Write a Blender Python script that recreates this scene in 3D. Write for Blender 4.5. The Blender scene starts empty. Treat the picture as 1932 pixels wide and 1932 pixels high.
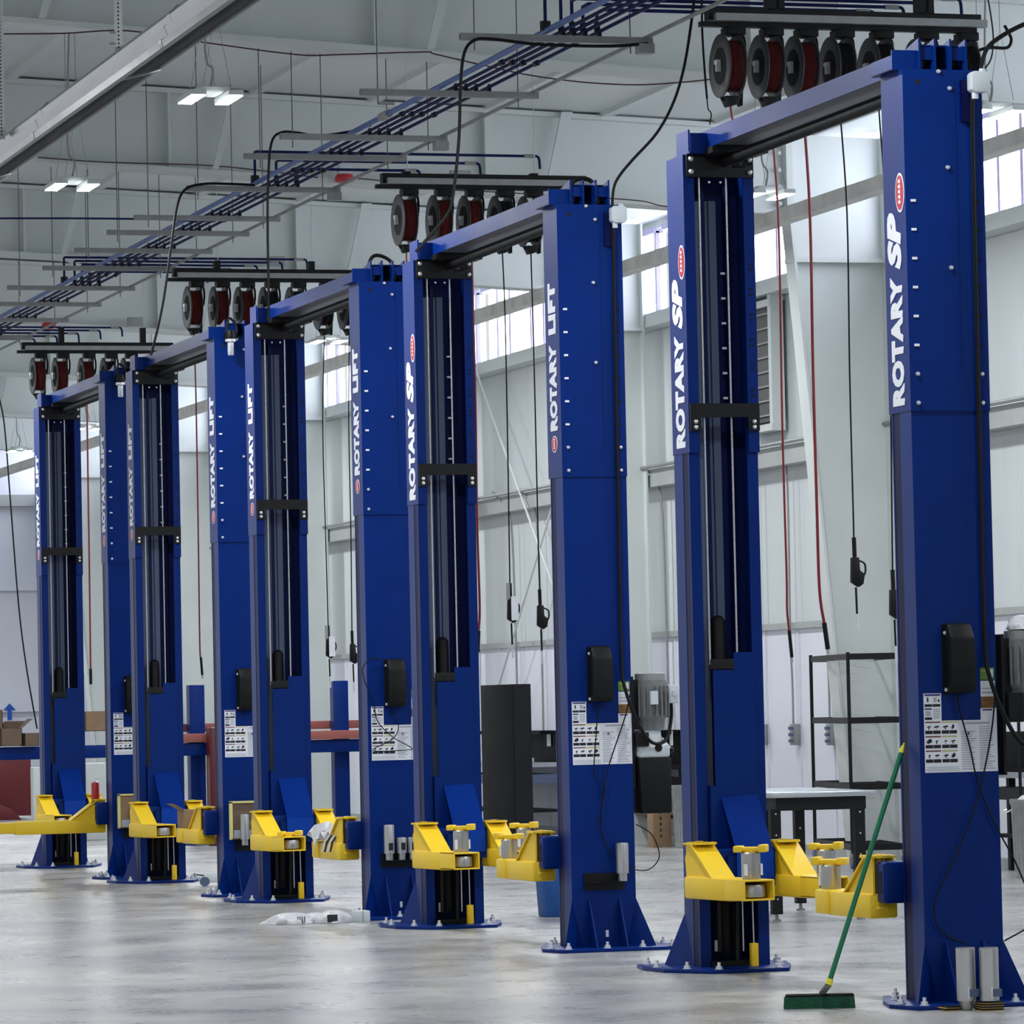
import bpy, bmesh, math, random
from mathutils import Vector, Matrix
random.seed(7)
PI = math.pi
COL = bpy.context.scene.collection
SC = bpy.context.scene

# ------------------------------------------------------------------ camera
F, YAW, PIT, ROL, HC = 8191.8, .2937, .04472, -.02157, 1.45673
_fw = Vector((math.sin(YAW)*math.cos(PIT), math.cos(YAW)*math.cos(PIT), math.sin(PIT)))
_rt = Vector((math.cos(YAW), -math.sin(YAW), 0)); _up = _rt.cross(_fw)
_R = _rt*math.cos(ROL)+_up*math.sin(ROL); _U = -_rt*math.sin(ROL)+_up*math.cos(ROL)
CAMP = Vector((0, 0, HC))
cam = bpy.data.cameras.new('camera'); cam.sensor_width = 36; cam.lens = F/1932*36
cam.clip_start = .5; cam.clip_end = 300
camo = bpy.data.objects.new('camera', cam); COL.objects.link(camo)
m = Matrix.Identity(4)
for r in range(3):
    m[r][0] = _R[r]; m[r][1] = _U[r]; m[r][2] = -_fw[r]; m[r][3] = CAMP[r]
camo.matrix_world = m
SC.camera = camo

def at(x, y, ax, v):
    """world point seen at photo pixel x, y on the plane ax = v"""
    d = _fw*F+_R*(x-966)+_U*(966-y); k = 'XYZ'.index(ax)
    return CAMP+d*((v-CAMP[k])/d[k])
def path(pts, ax, v): return [at(x, y, ax, v) for x, y in pts]

# ------------------------------------------------------------------ materials
def lin(c):
    return tuple((v/255/12.92 if v/255 <= .04045 else ((v/255+.055)/1.055)**2.4) for v in c)
def mat(name, rgb, rough=.5, metal=0, spec=.5, noise=0, nscale=8, bump=0, bscale=40, coat=0, emit=None, estr=0, trans=0, alpha=1, stretch=None):
    m = bpy.data.materials.new(name); m.use_nodes = True
    nt = m.node_tree; b = nt.nodes['Principled BSDF']; L = nt.links
    c = lin(rgb)+(1,)
    b.inputs['Base Color'].default_value = c
    b.inputs['Roughness'].default_value = rough; b.inputs['Metallic'].default_value = metal
    b.inputs['Specular IOR Level'].default_value = spec
    b.inputs['Coat Weight'].default_value = coat
    if emit:
        b.inputs['Emission Color'].default_value = lin(emit)+(1,); b.inputs['Emission Strength'].default_value = estr
    if trans: b.inputs['Transmission Weight'].default_value = trans
    if alpha < 1: b.inputs['Alpha'].default_value = alpha
    if noise or bump:
        tc = nt.nodes.new('ShaderNodeTexCoord'); mp = nt.nodes.new('ShaderNodeMapping')
        if stretch: mp.inputs['Scale'].default_value = stretch
        L.new(tc.outputs['Object'], mp.inputs['Vector'])
    if noise:
        n = nt.nodes.new('ShaderNodeTexNoise'); n.inputs['Scale'].default_value = nscale; n.inputs['Detail'].default_value = 6
        L.new(mp.outputs[0], n.inputs['Vector'])
        r = nt.nodes.new('ShaderNodeValToRGB')
        r.color_ramp.elements[0].position = .3; r.color_ramp.elements[1].position = .7
        r.color_ramp.elements[0].color = tuple(v*(1-noise) for v in c[:3])+(1,)
        r.color_ramp.elements[1].color = tuple(min(1, v*(1+noise*.6)) for v in c[:3])+(1,)
        L.new(n.outputs['Fac'], r.inputs['Fac']); L.new(r.outputs['Color'], b.inputs['Base Color'])
        mr = nt.nodes.new('ShaderNodeMapRange'); mr.inputs['To Min'].default_value = rough*.85; mr.inputs['To Max'].default_value = min(1, rough*1.2)
        L.new(n.outputs['Fac'], mr.inputs['Value']); L.new(mr.outputs[0], b.inputs['Roughness'])
    if bump:
        n2 = nt.nodes.new('ShaderNodeTexNoise'); n2.inputs['Scale'].default_value = bscale; n2.inputs['Detail'].default_value = 3
        L.new(mp.outputs[0], n2.inputs['Vector'])
        bp = nt.nodes.new('ShaderNodeBump'); bp.inputs['Strength'].default_value = bump; bp.inputs['Distance'].default_value = .01
        L.new(n2.outputs['Fac'], bp.inputs['Height']); L.new(bp.outputs[0], b.inputs['Normal'])
    return m
M = {}
M['blue'] = mat('blue_paint', (1, 40, 114), .36, spec=.14, noise=.12, nscale=2.2, bump=.05, bscale=5)
M['blue_lit'] = mat('lit_blue_paint', (2, 62, 172), .34, spec=.18, noise=.08, nscale=3)  # lighter copy of the post blue, with light on the upward slope coloured in
M['navy'] = mat('dark_navy', (2, 8, 62), .45, noise=.1, nscale=3, spec=.15)
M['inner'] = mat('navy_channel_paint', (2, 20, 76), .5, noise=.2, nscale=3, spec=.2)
M['slate'] = mat('slate_grey', (84, 98, 128), .5, noise=.1, nscale=2)  # on the post's back panel this tone stands for light falling in
M['yellow'] = mat('yellow_paint', (248, 208, 40), .42, noise=.05, nscale=4, bump=.05, bscale=12)
M['black'] = mat('black_steel', (13, 14, 16), .5, spec=.3, noise=.2, nscale=6)
M['plastic'] = mat('black_plastic', (11, 13, 13), .55, spec=.25, bump=.1, bscale=90)
M['rubber'] = mat('black_rubber', (8, 8, 12), .6, spec=.25, noise=.1, nscale=10)
M['void'] = mat('dark_inside', (6, 6, 9), .8, noise=.1)
M['zinc'] = mat('zinc_bolt', (225, 228, 232), .3, .6, noise=.1, nscale=30)
M['awire'] = mat('dark_red_wire', (58, 22, 30), .6)
M['rod'] = mat('dull_threaded_rod', (92, 94, 96), .6)
M['alu'] = mat('brushed_aluminium', (178, 178, 178), .34, .8, noise=.12, nscale=6, stretch=(1, 1, .1), bump=.05)
M['lining'] = mat('grey_beam_underside', (92, 92, 100), .4, noise=.15, nscale=2)
M['steel'] = mat('steel_cable', (190, 192, 196), .35, .6, noise=.2, nscale=60)
M['galv'] = mat('galvanised_steel', (150, 153, 153), .45, .4, noise=.12, nscale=12)
M['dgalv'] = mat('dull_strut_steel', (150, 152, 151), .6, .0, noise=.12, nscale=12)
M['white'] = mat('white_decal', (236, 238, 244), .5, noise=.03)
M['wbox'] = mat('pale_grey_box', (205, 214, 218), .5, noise=.05)
M['dec'] = mat('decal_black', (18, 16, 30), .5, noise=.1)
M['decg'] = mat('decal_grey_print', (176, 182, 194), .6, noise=.15, nscale=80)
M['decr'] = mat('decal_maroon', (110, 30, 48), .5, noise=.1)
M['decy'] = mat('decal_yellow', (190, 186, 96), .5, noise=.1)
M['decb'] = mat('decal_blue', (60, 62, 130), .5, noise=.1)
M['green_tag'] = mat('green_tag', (104, 140, 66), .5, noise=.1)
M['brown_tag'] = mat('brown_tag', (128, 92, 46), .6, noise=.3, nscale=60)
M['red'] = mat('red_emblem', (186, 20, 52), .45, noise=.05)
M['hose'] = mat('red_hose', (120, 14, 26), .45, noise=.15, nscale=20)
M['coil'] = mat('coiled_red_hose', (96, 26, 26), .5, noise=.3, nscale=12, stretch=(6, 1, 1), bump=.3, bscale=14)
M['bcoil'] = mat('coiled_black_hose', (26, 26, 28), .5, noise=.3, nscale=12, stretch=(6, 1, 1), bump=.3, bscale=14)
M['disc'] = mat('reel_disc_grey', (50, 51, 53), .5, noise=.15, nscale=12)
M['pipe'] = mat('dark_blue_pipe', (20, 28, 84), .6, spec=.2, noise=.1)
M['bpipe'] = mat('blue_main_pipe', (62, 92, 158), .4, noise=.1, nscale=4)
M['duct'] = mat('polished_reflector', (160, 160, 162), .22, .9, noise=.12, nscale=1.5, bump=.25, bscale=3)
M['tube'] = mat('heater_tube_brown', (40, 34, 32), .6, noise=.2)
M['wframe'] = mat('white_frame_paint', (206, 212, 210), .5, noise=.04, nscale=2)
M['insul'] = mat('white_vinyl_insulation', (206, 212, 214), .45, noise=.05, nscale=1, bump=.6, bscale=2.2, stretch=(1, 3, .35))
M['liner'] = mat('white_liner_panel', (224, 226, 236), .5, noise=.03, nscale=1)
M['girt'] = mat('grey_girt_paint', (168, 172, 170), .5, noise=.1, nscale=3)
M['channel'] = mat('dusty_grey_channel', (216, 213, 206), .6, noise=.18, nscale=4)
M['roof'] = mat('roof_insulation', (206, 212, 212), .55, noise=.05, nscale=.7, bump=.3, bscale=1.2)
M['pane'] = mat('translucent_window_panel', (240, 244, 250), .5, emit=(240, 246, 255), estr=7)
M['mull'] = mat('lilac_window_mullion', (196, 188, 226), .5, noise=.05)
M['led'] = mat('lit_led_panel', (255, 255, 255), .5, emit=(246, 250, 255), estr=60)
M['stain'] = mat('stainless_top', (190, 196, 202), .25, .8, noise=.1, nscale=4)
M['card'] = mat('cardboard', (146, 120, 92), .8, noise=.12, nscale=10)
M['card2'] = mat('dark_cardboard', (112, 94, 78), .8, noise=.12, nscale=10)
M['redwood'] = mat('reddish_planks', (158, 92, 84), .7, noise=.15, nscale=5)
M['dred'] = mat('dark_red_machine', (92, 12, 20), .4, noise=.1)
M['sred'] = mat('red_can', (190, 50, 56), .4, noise=.1)
M['green'] = mat('green_handle', (16, 116, 78), .4, noise=.08, nscale=6)
M['dgreen'] = mat('dark_green_bristle', (16, 84, 60), .75, noise=.3, nscale=30, bump=.6, bscale=60)
M['lemon'] = mat('pale_yellow_cap', (236, 228, 70), .5, noise=.05)
M['bag'] = mat('clear_plastic_wrap', (212, 214, 218), .4, noise=.15, nscale=14, bump=.8, bscale=12)
M['stripe'] = mat('dark_print', (40, 40, 46), .5, noise=.1)
M['bin'] = mat('blue_bin_plastic', (10, 78, 150), .5, noise=.05)
M['grey'] = mat('motor_grey', (124, 126, 126), .45, .2, noise=.2, nscale=30)
M['bronze'] = mat('brass_knob', (170, 140, 80), .4, .5, noise=.1)
M['tape'] = mat('blue_tape', (30, 84, 190), .6, noise=.05)
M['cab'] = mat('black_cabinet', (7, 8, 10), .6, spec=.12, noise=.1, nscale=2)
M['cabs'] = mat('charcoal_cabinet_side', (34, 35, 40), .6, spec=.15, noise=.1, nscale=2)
M['wood'] = mat('plywood_shim', (188, 156, 84), .7, noise=.2, nscale=30)
M['foam'] = mat('yellow_foam', (226, 216, 140), .8, noise=.05)

def floor_mat():
    m = bpy.data.materials.new('polished_concrete'); m.use_nodes = True
    nt = m.node_tree; b = nt.nodes['Principled BSDF']; L = nt.links
    tc = nt.nodes.new('ShaderNodeTexCoord')
    mp = nt.nodes.new('ShaderNodeMapping'); mp.inputs['Rotation'].default_value = (0, 0, .29)
    L.new(tc.outputs['Object'], mp.inputs['Vector'])
    n = nt.nodes.new('ShaderNodeTexNoise'); n.inputs['Scale'].default_value = .55; n.inputs['Detail'].default_value = 8; n.inputs['Roughness'].default_value = .62; n.inputs['Distortion'].default_value = .6
    n2 = nt.nodes.new('ShaderNodeTexNoise'); n2.inputs['Scale'].default_value = 1.8; n2.inputs['Detail'].default_value = 6; n2.inputs['Roughness'].default_value = .7
    L.new(mp.outputs[0], n.inputs['Vector']); L.new(mp.outputs[0], n2.inputs['Vector'])
    mx = nt.nodes.new('ShaderNodeMix'); mx.data_type = 'FLOAT'; mx.inputs[0].default_value = .2
    L.new(n.outputs['Fac'], mx.inputs[2]); L.new(n2.outputs['Fac'], mx.inputs[3])
    r = nt.nodes.new('ShaderNodeValToRGB'); e = r.color_ramp.elements
    e[0].position = .36; e[0].color = lin((134, 134, 137))+(1,)
    e[1].position = .62; e[1].color = lin((186, 185, 182))+(1,)
    k = e.new(.49); k.color = lin((160, 160, 160))+(1,)
    L.new(mx.outputs[0], r.inputs['Fac']); L.new(r.outputs['Color'], b.inputs['Base Color'])
    mr = nt.nodes.new('ShaderNodeMapRange'); mr.inputs['From Min'].default_value = .35; mr.inputs['From Max'].default_value = .65
    mr.inputs['To Min'].default_value = .24; mr.inputs['To Max'].default_value = .36
    L.new(n2.outputs['Fac'], mr.inputs['Value']); L.new(mr.outputs[0], b.inputs['Roughness'])
    bp = nt.nodes.new('ShaderNodeBump'); bp.inputs['Strength'].default_value = .05; bp.inputs['Distance'].default_value = .01
    L.new(n2.outputs['Fac'], bp.inputs['Height']); L.new(bp.outputs[0], b.inputs['Normal'])
    b.inputs['Specular IOR Level'].default_value = .5
    return m
M['floor'] = floor_mat()

# ------------------------------------------------------------------ mesh builder
class MB:
    def __init__(s): s.bm = bmesh.new(); s.mi = 0; s.mats = []
    def use(s, name):
        if name not in s.mats: s.mats.append(name)
        s.mi = s.mats.index(name); return s
    def _f(s, vs, smooth=False):
        try: f = s.bm.faces.new(vs)
        except ValueError: return None
        f.material_index = s.mi; f.smooth = smooth; return f
    def box(s, lo, hi, T=None, bev=0):
        x0, y0, z0 = lo; x1, y1, z1 = hi
        if x0 > x1: x0, x1 = x1, x0
        if y0 > y1: y0, y1 = y1, y0
        if z0 > z1: z0, z1 = z1, z0
        P = [(x0, y0, z0), (x1, y0, z0), (x1, y1, z0), (x0, y1, z0), (x0, y0, z1), (x1, y0, z1), (x1, y1, z1), (x0, y1, z1)]
        v = [s.bm.verts.new(T@Vector(p) if T else p) for p in P]
        fs = [s._f([v[i] for i in q]) for q in ((3, 2, 1, 0), (4, 5, 6, 7), (0, 1, 5, 4), (1, 2, 6, 5), (2, 3, 7, 6), (3, 0, 4, 7))]
        if bev:
            es = list({e for f in fs for e in f.edges})
            r = bmesh.ops.bevel(s.bm, geom=es, offset=bev, segments=3, affect='EDGES', profile=.5)
            for f in r['faces']: f.material_index = s.mi; f.smooth = True
        return s
    def prism(s, poly, lo, hi, axis='Z', T=None, bev=0):
        """extrude a 2D polygon; axis Z: (x,y), axis Y: (x,z), axis X: (y,z)"""
        def mk(p, h):
            q = {'Z': (p[0], p[1], h), 'Y': (p[0], h, p[1]), 'X': (h, p[0], p[1])}[axis]
            return T@Vector(q) if T else q
        a = [s.bm.verts.new(mk(p, lo)) for p in poly]; b = [s.bm.verts.new(mk(p, hi)) for p in poly]
        n = len(poly); fs = [s._f(a[::-1]), s._f(b)]
        for i in range(n): fs.append(s._f([a[i], a[(i+1) % n], b[(i+1) % n], b[i]]))
        bmesh.ops.recalc_face_normals(s.bm, faces=[f for f in fs if f])
        if bev:
            es = list({e for f in fs if f for e in f.edges})
            r = bmesh.ops.bevel(s.bm, geom=es, offset=bev, segments=2, affect='EDGES', profile=.5)
            for f in r['faces']: f.material_index = s.mi; f.smooth = True
        return s
    def tube(s, pts, r, seg=8, cap=True, smoothpath=True, sub=5):
        pts = [Vector(p) for p in pts]
        if smoothpath and len(pts) > 2:
            q = []
            for i in range(len(pts)-1):
                p0 = pts[max(i-1, 0)]; p1 = pts[i]; p2 = pts[i+1]; p3 = pts[min(i+2, len(pts)-1)]
                for k in range(sub):
                    t = k/sub
                    q.append(.5*((2*p1)+(-p0+p2)*t+(2*p0-5*p1+4*p2-p3)*t*t+(-p0+3*p1-3*p2+p3)*t**3))
            q.append(pts[-1]); pts = q
        rings = []; up = None
        for i, p in enumerate(pts):
            d = (pts[min(i+1, len(pts)-1)]-pts[max(i-1, 0)]).normalized()
            if up is None:
                up = Vector((0, 0, 1)) if abs(d.z) < .9 else Vector((1, 0, 0))
            x = d.cross(up).normalized(); up = x.cross(d).normalized()
            rings.append([s.bm.verts.new(p+(x*math.cos(a)+up*math.sin(a))*r) for a in [2*PI*k/seg for k in range(seg)]])
        for a, b in zip(rings, rings[1:]):
            for k in range(seg): s._f([a[k], a[(k+1) % seg], b[(k+1) % seg], b[k]], True)
        if cap: s._f(rings[0][::-1]); s._f(rings[-1])
        return s
    def lathe(s, prof, o=(0, 0, 0), axis='Z', seg=24, T=None):
        """profile list of (r, h) around an axis"""
        o = Vector(o); rings = []
        for r, h in prof:
            ring = []
            for k in range(seg):
                a = 2*PI*k/seg; c, d = math.cos(a)*r, math.sin(a)*r
                v = {'Z': (c, d, h), 'X': (h, c, d), 'Y': (d, h, c)}[axis]
                v = Vector(v)+o
                ring.append(s.bm.verts.new(T@v if T else v))
            rings.append(ring)
        for i, (a, b) in enumerate(zip(rings, rings[1:])):
            for k in range(seg): s._f([a[k], a[(k+1) % seg], b[(k+1) % seg], b[k]], True)
        s._f(rings[0][::-1]); s._f(rings[-1])
        return s
    def quad(s, pts): s._f([s.bm.verts.new(p) for p in pts]); return s
    def mesh(s, name, mt):
        me = bpy.data.meshes.new(name)
        bmesh.ops.recalc_face_normals(s.bm, faces=s.bm.faces[:])
        s.bm.to_mesh(me); s.bm.free()
        for k in (s.mats or [mt]): me.materials.append(M[k])
        try: me.set_sharp_from_angle(angle=math.radians(38))
        except Exception: pass
        return me
    def build(s, name, mt=None, parent=None, T=None, loc=None):
        me = s.mesh(name, mt)
        if T is not None: me.transform(T)
        return inst(name, me, parent, loc)
CACHE = {}
def inst(name, me, parent=None, loc=None):
    o = bpy.data.objects.new(name, me); COL.objects.link(o)
    if parent: o.parent = parent
    if loc is not None: o.location = loc
    return o
def cached(key, fn):
    if key not in CACHE: CACHE[key] = fn()
    return CACHE[key]
def thing(name, label, cat, loc=(0, 0, 0), rz=0, group=None):
    o = bpy.data.objects.new(name, None); COL.objects.link(o); o.empty_display_size = .1
    o.location = loc; o.rotation_euler = (0, 0, rz); return tag(o, label, cat, group)
def tag(o, label, cat, group=None, kind=None):
    o['label'] = label; o['category'] = cat
    if group: o['group'] = group
    if kind: o['kind'] = kind
    return o
def struct(o): o['kind'] = 'structure'; return o
def Tz(x, y, z, a): return Matrix.Translation((x, y, z))@Matrix.Rotation(a, 4, 'Z')

# text -> mesh lying in local plane: x = reading direction, y = letter up
def text_mesh(key, txt, length, height, off=.028, shear=0):
    def f():
        cu = bpy.data.curves.new('t', 'FONT'); cu.body = txt; cu.size = 1; cu.offset = off; cu.extrude = .004
        cu.shear = shear; cu.resolution_u = 3; cu.space_character = 1.08
        ob = bpy.data.objects.new('t', cu); COL.objects.link(ob)
        dg = bpy.context.evaluated_depsgraph_get(); me = bpy.data.meshes.new_from_object(ob.evaluated_get(dg))
        bpy.data.objects.remove(ob); bpy.data.curves.remove(cu)
        xs = [v.co.x for v in me.vertices]; ys = [v.co.y for v in me.vertices]
        x0, x1, y0, y1 = min(xs), max(xs), min(ys), max(ys)
        for v in me.vertices:
            v.co.x = (v.co.x-x0)/(x1-x0)*length; v.co.y = (v.co.y-y0)/(y1-y0)*height; v.co.z *= .3
        me.materials.clear(); me.materials.append(M['white']); return me
    return cached(key, f)

# ================================================================== BUILDING
FR = [22.5, 29.25, 36.0, 42.8, 49.5, 56.2, 63.0, 69.75]        # frame lines
def zroof(x): return 6.80-.0417*(x-7.5)
def zbot(x): return 6.23-.055*(x-5.28)
b = MB(); b.box((-14, -6, -.2), (15.2, 80, 0)); struct(b.build('floor', 'floor'))
b = MB(); XE = -14
b.prism([(XE, zroof(XE)), (14.9, zroof(14.9)), (14.9, zroof(14.9)+.15), (XE, zroof(XE)+.15)], 6, 77, 'Y')
for k in range(18):                                                # seams of the roof blanket between purlins
    x = -4+k*1.05
    b.prism([(x, zroof(x)-.035), (x+.09, zroof(x)-.035), (x+.11, zroof(x)+.01), (x-.02, zroof(x)+.01)], 6, 77, 'Y')
struct(b.build('ceiling', 'roof'))
# right wall: liner, insulation, leaving the window band open
b = MB(); b.box((14.6, 6, 0), (14.85, 77, 2.2)); 
for k in range(78): b.box((14.588, 6.5+k*.9, .02), (14.605, 6.53+k*.9, 2.2))
wr = struct(b.build('wall_right', 'liner'))
b = MB()
b.box((14.62, 6, 2.2), (14.85, 77, 5.46)); b.box((14.62, 6, 6.42), (14.85, 77, 6.6))
b.build('upper_insulation', 'insul', wr)
b = MB(); b.box((14.5, 6, 0), (14.6, 77, .09)); struct(b.build('baseboard_right', 'girt'))
b = MB(); b.box((6, 76.5, 0), (15, 76.8, 7)); 
for z in (1.55, 3.7): b.box((6, 76.35, z), (14.6, 76.5, z+.12))
wb = struct(b.build('wall_back', 'liner'))
b = MB(); b.box((6, 76.25, 5.2), (14.6, 76.5, 5.4)); b.build('beam', 'girt', wb)
# girts
n = 0
for z0, z1, w, mt in ((3.70, 3.88, .18, 'girt'), (5.36, 5.50, .2, 'wframe'), (2.14, 2.2, .04, 'girt')):
    b = MB(); b.box((14.6-w, 6, z0), (14.615, 77, z1))
    n += 1; struct(b.build('trim_%d' % n, mt))
# frames
for i, Y in enumerate(FR):
    b = MB()
    xs = [-4, 5, 13.5]
    pl = [(-4, zbot(-4)+.0), (13.48, zbot(13.48)), (13.48, zroof(13.48)-.02), (-4, zroof(-4)-.02)]
    b.prism(pl, Y-.01, Y+.01, 'Y')
    b.prism([(-4, zbot(-4)-.04), (13.48, zbot(13.48)-.04), (13.48, zbot(13.48)), (-4, zbot(-4))], Y-.13, Y+.13, 'Y')
    b.prism([(-4, zroof(-4)-.06), (13.48, zroof(13.48)-.06), (13.48, zroof(13.48)-.02), (-4, zroof(-4)-.02)], Y-.1, Y+.1, 'Y')
    for x in (3.2, 7.9, 10.7): b.box((x-.012, Y-.09, zbot(x)), (x+.012, Y-.01, zroof(x)-.05))
    for x in (2.1, 5.5, 8.25, 11.2):                                  # flange braces
        b.prism([(x, zbot(x)+.0), (x+.05, zbot(x)), (x+.27, zroof(x)-.03), (x+.17, zroof(x)-.03)], Y-.16, Y-.13, 'Y')
    b.box((13.46, Y-.11, zbot(13.5)-.05), (13.52, Y+.11, 6.5))        # splice plates
    for z in (5.85, 6.0, 6.15, 6.3): b.lathe([(.02, 0), (.02, -.03)], (13.42, Y-.07, z), 'X', 8)
    struct(b.build('trim_%d' % (10+i), 'wframe'))
    b = MB()
    b.prism([(13.5, 5.74), (13.98, 0), (14.38, 0), (14.38, 6.45), (13.5, 6.48)], Y-.01, Y+.01, 'Y')
    b.prism([(13.48, 5.74), (13.96, 0), (13.985, 0), (13.505, 5.74)], Y-.11, Y+.11, 'Y')
    b.box((14.375, Y-.11, 0), (14.395, Y+.11, 6.45)); b.box((13.5, Y-.1, 5.33), (14.38, Y+.1, 5.37))
    b.box((13.9, Y-.15, 0), (14.42, Y+.15, .02))
    struct(b.build('trim_%d' % (30+i), 'wframe'))
# windows, one per bay
ys = [15.75]+FR+[76.5]
for i in range(len(ys)-1):
    y0, y1 = ys[i]+.12, ys[i+1]-.12
    b = MB()
    b.box((14.6, y0, 5.50), (14.72, y1, 5.53)); b.box((14.6, y0, 6.38), (14.72, y1, 6.44))
    k = y0
    while k < y1:
        b.box((14.62, k, 5.5), (14.66, k+.06, 6.4)); b.box((14.62, k+.5, 5.5), (14.66, k+.55, 6.4)); k += 1.33
    w = struct(b.build('window_%d' % (i+1), 'mull'))
    b = MB(); b.box((14.7, y0, 5.5), (14.73, y1, 6.4))
    b.build('pane', 'pane', w)
# grey channel along the window band, in front of the columns
b = MB(); b.prism([(13.25, 5.64), (13.40, 5.64), (13.40, 5.66), (13.27, 5.66), (13.27, 5.74), (13.40, 5.74), (13.40, 5.76), (13.25, 5.76)], 24, 76.3, 'Y')
tag(b.build('steel_channel', 'channel'), 'long dusty grey steel channel running past the white columns at window height', 'channel')
# sprinkler pipes (white), one per frame line
for i, Y in enumerate([27.3]+[y+.35 for y in FR[1:6]]):
    b = MB(); z = lambda x: 6.70-.0417*(x-7.5)
    b.tube([(2, Y, z(2)-.02), (14.3, Y, z(14.3)-.02)], .034, 8)
    o = b.build('sprinkler_pipe', 'wframe')
    tag(o, ['white sprinkler pipe crossing the top edge over the first hose reels', 'white sprinkler pipe behind the second roof rafter, over the nearest ceiling lights', 'white sprinkler pipe behind the third roof rafter, above the red alarm strobe', 'white sprinkler pipe behind the fourth roof rafter', 'white sprinkler pipe behind the fifth roof rafter', 'farthest white sprinkler pipe by the end wall'][i], 'pipe')
    for x in (3.5, 6.6, 9.7, 12.6):
        s = MB(); s.lathe([(.012, 0), (.012, .05), (.028, .055), (.028, .062)], (x, Y, z(x)), 'Z', 8); s.build('sprinkler_head', 'galv', o)

# ================================================================== THE LIFTS
X0, W, YL = 7.775, .407, 3.2
XC = X0+W/2
YS = [19.14, 24.66, 29.30, 33.84, 38.25]
H = 4.45
HW = W/2
ROT = Matrix.Translation((0, YL+.272, 0))@Matrix.Rotation(PI, 4, 'Z')
ID = Matrix.Identity(4)

def m_column():
    b = MB(); t = .008; w = .2
    pr = [(-w, 0), (w, 0), (w, .145), (w-t, .145), (w-t, t), (-w+t, t), (-w+t, .145), (-w, .145)]
    b.prism(pr, .02, 2.95, 'Z')
    b.box((-w+.0, .235, .02), (-w+.062, .25, 2.95)); b.box((w-.062, .235, .02), (w, .25, 2.95))
    return b.mesh('column', 'blue')
def m_sidestrip():
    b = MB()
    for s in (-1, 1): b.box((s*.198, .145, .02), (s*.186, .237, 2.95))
    return b.mesh('side_strip', 'navy')  # strip set slightly back, in a darker navy than the column
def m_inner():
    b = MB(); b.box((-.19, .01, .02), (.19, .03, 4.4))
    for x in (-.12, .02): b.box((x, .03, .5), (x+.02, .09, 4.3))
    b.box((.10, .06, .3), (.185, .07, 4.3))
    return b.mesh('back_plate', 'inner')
def m_litback():
    return MB().box((-.14, 3.40, .7), (.0, 3.41, 4.22)).box((.004, 3.385, .7), (.045, 3.41, 4.22)).mesh('lit_back_panel', 'slate')  # slate tone paints the light on the back plate inside the post
def m_sleeve():
    b = MB(); t = .008; w = HW
    pr = [(-w, -.006), (w, -.006), (w, .272), (w-.062, .272), (w-.062, .264), (w-t, .264), (w-t, .002), (-w+t, .002), (-w+t, .264), (-w+.062, .264), (-w+.062, .272), (-w, .272)]
    b.prism(pr, 2.818, H, 'Z')
    b.box((-w, -.0075, 2.816), (w, -.005, 2.82))
    b.box((.06, -.0085, 3.0), (.064, -.006, 4.4))
    return b.mesh('extension_sleeve', 'blue')
def m_plate():
    b = MB()
    b.prism([(-.34, -.25), (.40, -.25), (.45, 0), (.42, .28), (.24, .55), (-.2, .55), (-.32, .25), (-.40, -.03)], 0, .02, 'Z', bev=.003)
    return b.mesh('base_plate', 'blue')
def m_gusset(s):
    b = MB(); x = s*.2
    A = (x, .0, .30); A2 = (x, .02, .28); P1 = (x+s*.085, -.11, .02); P2 = (x, .14, .02); P3 = (x-s*.06, 0, .02); Q = (x, 0, .02)
    for q in ((A, P1, P3), (A, P2, P1), (A, P3, Q), (A, Q, P2), (P1, P2, Q), (P1, Q, P3)): b.quad(q)
    return b.mesh('corner_gusset', 'blue')
def m_fin(s):
    b = MB(); x = s*.095
    b.prism([(0, .02), (-.15, .02), (-.145, .035), (-.012, .30), (0, .30)], x-.005, x+.005, 'X')
    return b.mesh('base_fin', 'blue')
def m_bolt(): return MB().lathe([(.011, 0), (.013, .004), (.010, .014), (.005, .016)], (0, 0, 0), 'Z', 8).mesh('bolt', 'zinc')
def m_anchor():
    b = MB(); b.lathe([(.026, 0), (.026, .003), (.018, .004), (.018, .018), (.009, .019), (.009, .038)], (0, 0, 0), 'Z', 8)
    return b.mesh('anchor_bolt', 'zinc')
def m_litslot(): return MB().box((-.0125, -.005, -.006), (.0125, 0, .006)).mesh('painted_slot', 'white')  # white stands for light shining through an open slot
def m_dslot(): return MB().box((-.011, -.002, -.005), (.011, .0, .005)).mesh('painted_slot', 'void')
def m_header():
    b = MB(); b.box((-.19, 3.18, 4.325), (.2, 3.197, 4.46), bev=.004); b.box((-.1, 3.0, 4.44), (.22, 3.2, 4.475))
    return b.mesh('header_plate', 'black')
def m_tie():
    b = MB(); b.prism([(-.2, 2.935), (-.14, 2.935), (-.14, 3.01), (.135, 3.01), (.135, 2.935), (.2, 2.935), (.2, 3.085), (-.2, 3.085)], 3.178, 3.197, 'Y')
    return b.mesh('tie_plate', 'black')

def bolt_at(parent, p, ax, s=1, name='bolt'):
    o = inst(name, cached('bolt', m_bolt), parent, p)
    o.rotation_euler = {'-Y': (PI/2, 0, 0), '-X': (0, -PI/2, 0), 'Z': (0, 0, 0)}[ax]; o.scale = (s, s, s)
    return o

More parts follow.
